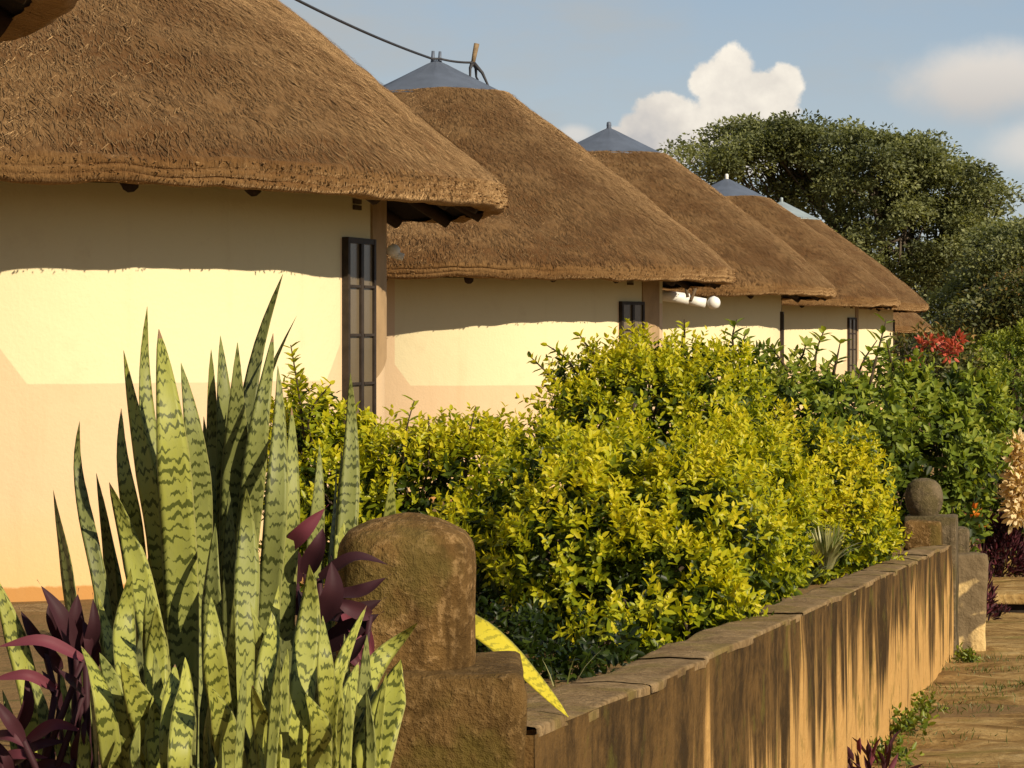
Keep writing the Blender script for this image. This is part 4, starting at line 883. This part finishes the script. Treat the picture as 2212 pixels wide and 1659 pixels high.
# (depth, half width px, tone, tip ... base points in photo pixels)
SP = {
 'a': ('tall dark snake plant with the highest slanting blade, behind the middle clump', [
    (4.35, 19, .12, (611, 592), (560, 730), (541, 830), (520, 1000), (490, 1250), (470, 1750)),
    (4.30, 20, .22, (641, 682), (600, 760), (570, 840), (545, 950), (520, 1200), (490, 1750)),
    (4.25, 24, .30, (590, 720), (583, 790), (560, 900), (545, 1050), (520, 1300), (500, 1750)),
    (4.28, 27, .30, (476, 725), (480, 810), (490, 950), (490, 1200), (480, 1750)),
    (4.22, 30, .28, (513, 740), (510, 830), (510, 960), (505, 1200), (490, 1750)),
    (4.24, 24, .34, (456, 755), (455, 850), (460, 1000), (465, 1250), (470, 1750))]),
 'b': ('light banded snake plant at the back left with three tall pointed blades', [
    (4.20, 20, .55, (318, 662), (309, 750), (312, 850), (325, 980), (340, 1200), (350, 1750)),
    (4.10, 23, .62, (267, 757), (280, 840), (303, 950), (322, 1050), (345, 1180), (370, 1750)),
    (4.05, 35, .56, (343, 711), (355, 800), (368, 920), (378, 1060), (392, 1250), (400, 1750)),
    (4.12, 28, .40, (391, 784), (410, 880), (425, 980), (432, 1120), (430, 1300), (420, 1750)),
    (4.30, 26, .10, (330, 900), (345, 1050), (365, 1250), (380, 1750)),
    (4.32, 26, .08, (440, 900), (448, 1050), (450, 1250), (440, 1750))]),
 'c': ('snake plant at the far left with short dark pointed blades', [
    (4.15, 15, .20, (172, 910), (162, 980), (172, 1060), (195, 1160), (225, 1300), (260, 1750)),
    (4.10, 20, .22, (115, 1058), (125, 1120), (142, 1200), (160, 1330), (200, 1750)),
    (4.12, 20, .48, (262, 882), (260, 960), (268, 1030), (285, 1100), (310, 1300), (330, 1750)),
    (4.18, 15, .15, (181, 1033), (190, 1110), (205, 1200), (235, 1350), (260, 1750)),
    (4.2, 15, .18, (208, 1022), (222, 1100), (240, 1220), (270, 1750)),
    (4.25, 24, .08, (215, 1050), (235, 1200), (255, 1350), (285, 1750)),
    (4.05, 26, .58, (236, 1042), (265, 1120), (295, 1220), (320, 1330), (345, 1450), (360, 1750))]),
 'd': ('snake plant with a broad pale upright blade beside the purple leaves', [
    (4.0, 26, .50, (532, 1055), (532, 1110), (535, 1200), (530, 1330), (520, 1750)),
    (4.1, 23, .36, (600, 790), (607, 860), (600, 980), (598, 1100), (580, 1300), (570, 1750)),
    (4.15, 21, .40, (630, 880), (632, 960), (628, 1080), (615, 1300), (600, 1750)),
    (4.05, 22, .40, (465, 1130), (460, 1230), (458, 1330), (470, 1750)),
    (4.18, 20, .12, (495, 1060), (497, 1250), (500, 1750))]),
 'e': ('snake plant with one tall blade standing before the hut window', [
    (5.0, 21, .42, (757, 806), (758, 880), (760, 960), (754, 1080), (745, 1200), (720, 1750)),
    (5.0, 11, .10, (727, 1000), (724, 1080), (716, 1170), (705, 1750)),
    (5.0, 12, .60, (738, 975), (737, 1060), (734, 1150), (725, 1750)),
    (5.0, 20, .40, (690, 960), (690, 1060), (680, 1160), (670, 1750)),
    (5.0, 25, .55, (848, 1020), (843, 1070), (838, 1140), (832, 1250), (825, 1700))]),
 'f': ('bright snake plant at the front left with a pointed banded blade', [
    (3.75, 24, .68, (282, 1228), (272, 1300), (265, 1380), (270, 1450), (300, 1560), (340, 1750)),
    (3.8, 14, .62, (210, 1280), (225, 1340), (240, 1400), (260, 1480), (300, 1750)),
    (3.7, 22, .62, (175, 1395), (200, 1440), (222, 1510), (235, 1600), (250, 1750)),
    (3.72, 20, .52, (215, 1410), (245, 1480), (262, 1580), (280, 1750)),
    (3.85, 24, .58, (322, 1250), (325, 1330), (338, 1400), (345, 1750)),
    (3.66, 30, .66, (262, 1430), (295, 1510), (335, 1600), (375, 1700), (395, 1780))]),
 'g': ('bright snake plant at the front centre with straight yellow green blades', [
    (3.7, 23, .72, (337, 1310), (338, 1400), (337, 1500), (340, 1600), (350, 1750)),
    (3.62, 24, .70, (400, 1420), (402, 1490), (392, 1570), (385, 1640), (380, 1760)),
    (3.66, 21, .62, (378, 1435), (372, 1510), (368, 1600), (372, 1760)),
    (3.72, 24, .68, (456, 1290), (460, 1370), (464, 1450), (478, 1550), (510, 1680), (530, 1780)),
    (3.78, 14, .58, (505, 1290), (503, 1370), (498, 1480), (500, 1760)),
    (3.6, 28, .60, (450, 1480), (478, 1560), (505, 1660), (530, 1780))]),
 'h': ('bright snake plant in front of the near pillar base with a tall pale blade', [
    (3.7, 26, .64, (668, 1220), (672, 1290), (664, 1380), (650, 1500), (640, 1620), (635, 1780)),
    (3.75, 20, .66, (602, 1265), (592, 1340), (578, 1430), (565, 1520), (575, 1640), (590, 1780)),
    (3.68, 13, .66, (792, 1308), (758, 1380), (726, 1460), (714, 1550), (720, 1780)),
    (3.66, 19, .64, (697, 1330), (700, 1410), (705, 1500), (700, 1600), (695, 1780)),
    (3.8, 17, .55, (540, 1300), (560, 1370), (570, 1460), (560, 1600), (555, 1780)),
    (3.6, 24, .66, (660, 1500), (690, 1570), (690, 1660), (680, 1780)),
    (3.58, 18, .60, (545, 1480), (566, 1560), (580, 1660), (585, 1780))]),
 'i': ('bright snake plant right of the clump, banded blades leaning over the pillar block', [
    (3.95, 21, .72, (902, 1345), (860, 1382), (812, 1430), (782, 1500), (765, 1600), (755, 1780)),
    (3.85, 39, .76, (866, 1425), (850, 1480), (828, 1560), (800, 1650), (770, 1780)),
    (3.8, 17, .60, (775, 1430), (755, 1490), (742, 1570), (738, 1780)),
    (3.9, 17, .28, (812, 1490), (790, 1560), (770, 1650), (760, 1780)),
    (3.7, 19, .66, (735, 1440), (725, 1520), (722, 1620), (718, 1780))]),
}
def build_snake():
    r = np.random.default_rng(77); grp = 'snake plants in the bed before the huts'
    for key, (lab, leaves) in SP.items():
        bx = np.mean([l[-1][0] for l in leaves]); d0 = np.mean([l[0] for l in leaves]); b = P(bx, 1800, d0)
        root = thing('snake_plant', lab, 'plant', (b[0], b[1], float(zleft(np.array(b[0] - wx(b[1])), np.array(b[1])))), grp)
        for i, l in enumerate(leaves):
            d = l[0]; pts = [P(px, py, d + .05 * np.sin(k * 1.3 + i)) for k, (px, py) in enumerate(l[3:])]
            blade('leaf', root, pts, l[1] * (1.16 if d0 < 3.9 else 1.10) / F * d, min(1, l[2] + .10), dry=(i % 4 == 2), twist=r.normal(0, .5), facing=(r.normal(.25, .35), -1, .05), seed=i * 1.7)
        # younger and rear leaves filling the clump
        for k in range(9):
            x = min(790, bx + r.normal(0, 60)); dd = d0 + r.uniform(.02, .30); top = r.uniform(1180, 1480) if d0 > 3.9 else r.uniform(1360, 1580)
            sx = r.normal(0, 22)
            pts = [P(x + sx, top, dd), P(x + sx * .5, top + (1780 - top) * .4, dd), P(x, 1780, dd)]
            blade('leaf', root, pts, r.uniform(13, 24) / F * dd, r.uniform(.0, .22) if d0 > 3.9 else r.uniform(.05, .5), dry=0, twist=r.normal(0, .8), facing=(r.normal(.2, .8), -1, .05), seed=k * 2.1)  # filler tone kept dark to stand in for shade between the blades
            if d0 < 3.9 and k < 5:
                x2 = min(800, bx + r.normal(0, 62)); d2 = d0 - r.uniform(0, .12); top = r.uniform(1380, 1600); sx = r.normal(0, 26); bw = r.normal(0, 12)
                blade('leaf', root, [P(x2 + sx, top, d2), P(x2 + sx * .6 + bw, top + (1780 - top) * .35, d2), P(x2, 1780, d2)], r.uniform(10, 19) / F * d2, r.uniform(.45, .85), dry=(k == 1), twist=r.normal(0, .9), facing=(r.normal(.3, .6), -1, .05), seed=k * 3.3)
    # far left scrap and the yellow leaf bent behind the pillar
    b = P(30, 1500, 3.9); root = thing('snake_plant', 'yellow green snake plant cut off by the left edge', 'plant', (b[0], b[1], -.80), grp)
    for i, l in enumerate([(3.95, 24, .8, (-20, 1230), (15, 1320), (40, 1400), (70, 1520), (90, 1750)), (3.9, 13, .6, (60, 1430), (75, 1480), (95, 1540), (120, 1750)), (3.8, 15, .7, (110, 1580), (135, 1630), (160, 1700), (170, 1780)), (3.8, 12, .7, (150, 1600), (165, 1650), (180, 1780)), (3.9, 11, .6, (132, 1440), (140, 1520), (150, 1600), (190, 1750)), (3.85, 12, .62, (5, 1490), (25, 1560), (40, 1650), (60, 1780))]):
        blade('leaf', root, [P(x, y, l[0]) for x, y in l[3:]], l[1] / F * l[0], l[2], facing=(.3, -1, .1), seed=i)
    b = P(960, 1420, 4.95); root = thing('snake_plant', 'yellow snake plant leaf drooping over the coping right of the near pillar', 'plant', (b[0], b[1], -.85), grp)
    D = 4.9
    blade('leaf', root, [P(1228, 1549, 4.70), P(1170, 1488, 4.76), P(1105, 1418, 4.83), P(1050, 1365, 4.88), P(985, 1330, 4.93), P(930, 1370, 4.98), P(920, 1500, 5.0), P(920, 1640, 5.0)], 33 / F * D, .98, twist=.1, facing=(.5, -1, .7), cup=.15, matn='yellow_snake')
    blade('leaf', root, [P(985, 1400, 5.0), P(970, 1500, 5.0), P(955, 1640, 5.0)], 20 / F * D, .7, facing=(.3, -1, .2))
build_snake()

# ------------------------------------------------------------------ purple plants
def purple_leaf(root, pts, w, tint, roll=0.0, seed=0):
    ro = np.array(root.location); pts = np.array(pts, float)
    t = np.concatenate([[0], np.cumsum(np.linalg.norm(np.diff(pts, axis=0), axis=1))]); n = 14; q = np.linspace(0, t[-1], n); u = q / t[-1]
    C = np.stack([np.interp(q, t, pts[:, i]) for i in range(3)], -1)
    for _ in range(4): C[1:-1] = .25 * C[:-2] + .5 * C[1:-1] + .25 * C[2:]
    T_ = norm(np.gradient(C, axis=0)); up = np.array([.35 + .25 * math.sin(roll), -1.0, .55]); S1 = norm(np.cross(T_, np.broadcast_to(up, T_.shape))); N1 = norm(np.cross(S1, T_))
    S2 = S1 * math.cos(roll) + N1 * math.sin(roll); N2 = np.cross(S2, T_)
    hw = w * np.sin(np.clip(u * 1.0 + .10, 0, 1) * np.pi) ** .7 * (1 - .25 * u); hw[-1] = w * .03
    a = np.array([-1, -.5, 0, .5, 1]); fold = np.array([.42, .17, 0, .17, .42])
    V = (C[:, None] + S2[:, None] * (a[None] * hw[:, None])[..., None] + N2[:, None] * (fold[None] * hw[:, None])[..., None]).reshape(-1, 3)
    return mesh('leaf', V - ro, grid_faces(n, 5), M['purple_leaf'], root, True, {'tint': np.full(n * 5, tint)})
PL = [
 ('purple leaved plant between the tall snake plants and the near pillar', 4.15, (690, 1500), [
   ((620, 1185), (655, 1145), (710, 1090), 17, .95), ((640, 1260), (625, 1200), (590, 1140), 22, .45), ((660, 1240), (690, 1180), (700, 1130), 20, .55), ((690, 1250), (770, 1200), (852, 1224), 17, .30),
   ((700, 1290), (780, 1285), (845, 1240), 20, .38), ((700, 1330), (760, 1330), (835, 1290), 21, .18), ((690, 1340), (720, 1280), (715, 1200), 24, .4), ((650, 1320), (600, 1270), (575, 1210), 22, .35), ((800, 1330), (750, 1310), (715, 1290), 17, .6),
   ((745, 1320), (785, 1370), (812, 1430), 20, 1.0), ((735, 1345), (765, 1395), (795, 1440), 15, .85), ((740, 1380), (765, 1430), (790, 1450), 14, .7), ((700, 1400), (760, 1360), (830, 1320), 24, .1), ((690, 1400), (660, 1330), (640, 1260), 24, .2), ((720, 1440), (760, 1420), (800, 1360), 22, .08)]),
 ('purple leaved plant at the left with two upright dark leaves', 3.95, (170, 1560), [
   ((165, 1420), (130, 1330), (80, 1252), 20, .42), ((165, 1420), (160, 1340), (170, 1270), 21, .40), ((185, 1430), (205, 1350), (200, 1280), 15, .32), ((150, 1400), (110, 1330), (105, 1290), 17, .25),
   ((205, 1440), (195, 1380), (175, 1330), 16, .5), ((100, 1420), (65, 1360), (40, 1310), 13, .2), ((130, 1450), (110, 1420), (95, 1370), 15, .45)]),
 ('purple leaved plant at the lower left with long arching reddish leaves', 3.8, (90, 1720), [
   ((180, 1425), (90, 1380), (-20, 1400), 14, .95), ((120, 1490), (60, 1455), (-30, 1470), 12, .92), ((60, 1600), (120, 1560), (192, 1585), 13, .9), ((40, 1580), (60, 1520), (55, 1440), 15, .45), ((50, 1600), (20, 1560), (-20, 1500), 15, .6),
   ((130, 1530), (110, 1480), (85, 1440), 14, .4), ((180, 1500), (150, 1470), (120, 1440), 14, .35), ((-20, 1650), (40, 1630), (120, 1640), 14, .8), ((30, 1650), (80, 1610), (160, 1600), 16, .55), ((-30, 1600), (20, 1590), (60, 1620), 16, .7), ((60, 1680), (100, 1650), (180, 1660), 14, .6), ((20, 1690), (10, 1640), (-10, 1590), 16, .5), ((160, 1640), (175, 1590), (190, 1540), 12, .3)]),
]
def build_purple():
    r = np.random.default_rng(8); grp = 'purple leaved plants in the bed'
    for lab, d, base, leaves in PL:
        b = P(*base, d); root = thing('purple_plant', lab, 'plant', (b[0], b[1], min(b[2], -.7)), grp); ro = np.array(root.location)
        st = MB()
        for i, (a, m, e, w, tn) in enumerate(leaves):
            dd = d + r.uniform(-.06, .06)
            purple_leaf(root, [P(*a, dd), P(*m, dd - .03), P(*e, dd - .02)], w * 1.2 / F * d, tn, r.normal(0, .35), i)
            g = np.array([b[0] + r.normal(0, .02), b[1] + .04, -.80]); p0 = P(*a, dd)
            st.tube(np.array([g, (g + p0) / 2 + [r.normal(0, .015), 0, .02], p0]) - ro, [.007, .006, .005], 6)
        st.build('stem', M['purple_leaf'], root).data.attributes.new('tint', 'FLOAT', 'POINT').data.foreach_set('value', np.full(st.n, .45, np.float32))
def purple_bush(lab, c, rad, n, L, seed, grp, hz=1.0):
    r = np.random.default_rng(seed); c = np.array(c); root = thing('purple_plant', lab, 'plant', tuple(c), grp); mb = MB()
    q = norm(r.normal(size=(n, 3)) + [0, -.2, .5]) * r.uniform(.35, 1, n)[:, None] ** .6 * rad * np.array([1, 1, hz]); q[:, 2] = np.abs(q[:, 2])
    put_leaves(mb, q, norm(q / rad + r.normal(0, .5, (n, 3)) + [0, 0, .5]), norm(r.normal(size=(n, 3)) + [0, 0, 1]), L * r.uniform(.7, 1.3, n), np.full(n, L * .26), np.clip(r.normal(.55, .3, n), 0, 1))
    mb.build('foliage', M['purple_leaf'], root)
    st = MB()
    for k in range(8):
        e = q[k * 3]; st.tube([(0, 0, -.05), e * .5 + [0, 0, .02], e], [.008, .007, .004], 5)
    st.build('stem', M['purple_leaf'], root)
build_purple()
PG = 'purple plants along the path'
yb = 10.1; purple_bush('small purple plant at the wall foot in the bottom foreground', (wx(yb) + .10, yb, float(zpath(yb)) + .01), .16, 46, .10, 3, PG, 1.15)
c = P(2158, 1235, 25.1); purple_bush('spreading purple bush beside the step beyond the wall end', (c[0], 25.1, -2.33), .34, 1500, .085, 4, PG, 1.75)
c = P(2112, 1200, 21.5); purple_bush('taller purple bush leaning on the wall end behind the buttress', (c[0], 21.6, -2.40), .16, 420, .08, 5, PG, 4.2)
c = P(2170, 1345, 22.4); purple_bush('tiny purple seedlings at the foot of the low stone step', (c[0], 22.7, -2.45), .14, 60, .05, 6, PG, .5)

# ------------------------------------------------------------------ grass, weeds
def tuft(name, lab, c, n, L, w, spread, seed, tb, grp=None, cat='grass tuft'):
    r = np.random.default_rng(seed); root = thing(name, lab, cat, tuple(c), grp); mb = MB()
    az = r.uniform(0, 6.28, n); le = L * r.uniform(.55, 1.15, n); out = r.uniform(.15, 1, n) * spread
    b = np.stack([np.cos(az), np.sin(az), 0 * az], -1) * (.12 * L); sd = np.stack([-np.sin(az), np.cos(az), 0 * az], -1); o = np.stack([np.cos(az), np.sin(az), 0 * az], -1)
    rows = []
    for k, t in enumerate((0, .3, .6, .85, 1)):
        cc = b + o * (out * le * t ** 1.4)[:, None]; cc[:, 2] = le * (t - .45 * out * t ** 2.2); ww = w * (1 - t ** 2) + .0004
        rows += [cc - sd * ww, cc + sd * ww]
    V = np.stack(rows, 1).reshape(-1, 3); f = np.concatenate([np.array([[2 * k, 2 * k + 1, 2 * k + 3, 2 * k + 2]]) for k in range(4)])
    mb.add(V, f4=(f[None] + (np.arange(n) * 10)[:, None, None]).reshape(-1, 4), tint=np.repeat(np.clip(r.normal(tb, .25, n), 0, 1), 10))
    mb.build('blades', M['grass_blade'], root); return root
c = P(1785, 1238, 12.2); tuft('grass_tuft', 'pale variegated grassy tuft on the wall coping below the bright golden shrub', (c[0], 12.2, c[2] + .02), 120, .24, .007, 1.0, 1, .9, 'grassy tufts behind the coping')
c = P(1650, 1300, 10.9); tuft('grass_tuft', 'dark green strap leaved tuft behind the coping left of the pale tuft', (c[0], 10.9, c[2] + .0), 60, .20, .007, 1.1, 2, .2, 'grassy tufts behind the coping')
c = P(1735, 1275, 11.6); tuft('grass_tuft', 'low green tuft between the dark and the pale grassy tufts', (c[0], 11.6, c[2] + .01), 60, .17, .006, 1.2, 3, .35, 'grassy tufts behind the coping')
c = P(1215, 1480, 7.0); tuft('dry_weed', 'a few thin dry stalks in the dark hollow by the coping', (c[0], 7.0, c[2] - .05), 7, .17, .002, .6, 4, .9, None, 'weed')
def weed(lab, c, n, L, h, seed):
    r = np.random.default_rng(seed); root = thing('weed', lab, 'weed', tuple(c), 'weeds along the wall foot'); mb = MB()
    D = norm(r.normal(0, .8, (n, 3)) + [0, 0, 1.0]); B = np.abs(r.normal(0, 1, (n, 3))) * [.0, .0, h * .2] + r.normal(0, 1, (n, 3)) * [h * .25, h * .5, 0]
    shoots(mb, r, B, D, 8, h * r.uniform(.3, 1.0, n), np.full(n, L), .5, np.full(n, .45), .15, .4)
    mb.build('foliage', M['clipped_leaf'], root)
for k, (lab, y, off, n, L, h) in enumerate((('leafy green weed at the wall foot, the larger one nearest the purple plant', 11.1, .08, 18, .05, .13), ('leafy green weed at the wall foot with upright pale leaves', 12.3, .08, 18, .055, .15), ('small weed at the wall foot where the streaked face ends', 13.4, .08, 16, .045, .12), ('sparse weed at the foot of the buttress', 16.9, .12, 22, .05, .10), ('low weed in the middle of the path beside the grass patch', 14.9, .62, 20, .045, .08))):
    weed(lab, (wx(y) + off, y, float(zpath(y)) + .03), n, L, h, 40 + k)
def path_grass():
    r = np.random.default_rng(15); mb = MB()
    cs = [(14.6, .35, .5, 300), (15.0, .75, .35, 260), (16.2, .45, .6, 260), (17.0, .2, .4, 160), (12.2, .12, .5, 140), (13.6, .2, .5, 160), (10.6, .15, .6, 140)]
    for (y, w, s_, n) in cs:
        yy = y + r.normal(0, .22, n); ww = np.abs(w + r.normal(0, s_ * .45, n)); B = np.stack([wx(yy) + ww, yy, zpath(yy) + .03], -1)
        D = norm(r.normal(0, .6, (n, 3)) + [0, 0, 1]); L = r.uniform(.02, .05, n)
        put_leaves(mb, B, D, norm(r.normal(size=(n, 3))), L, L * .14, np.clip(r.normal(.45, .25, n), 0, 1), False)
    o = mb.build('grass', M['grass_blade']); struct(o, 'stuff', 'sparse short grass sprouting across the dirt path', 'grass')
path_grass()
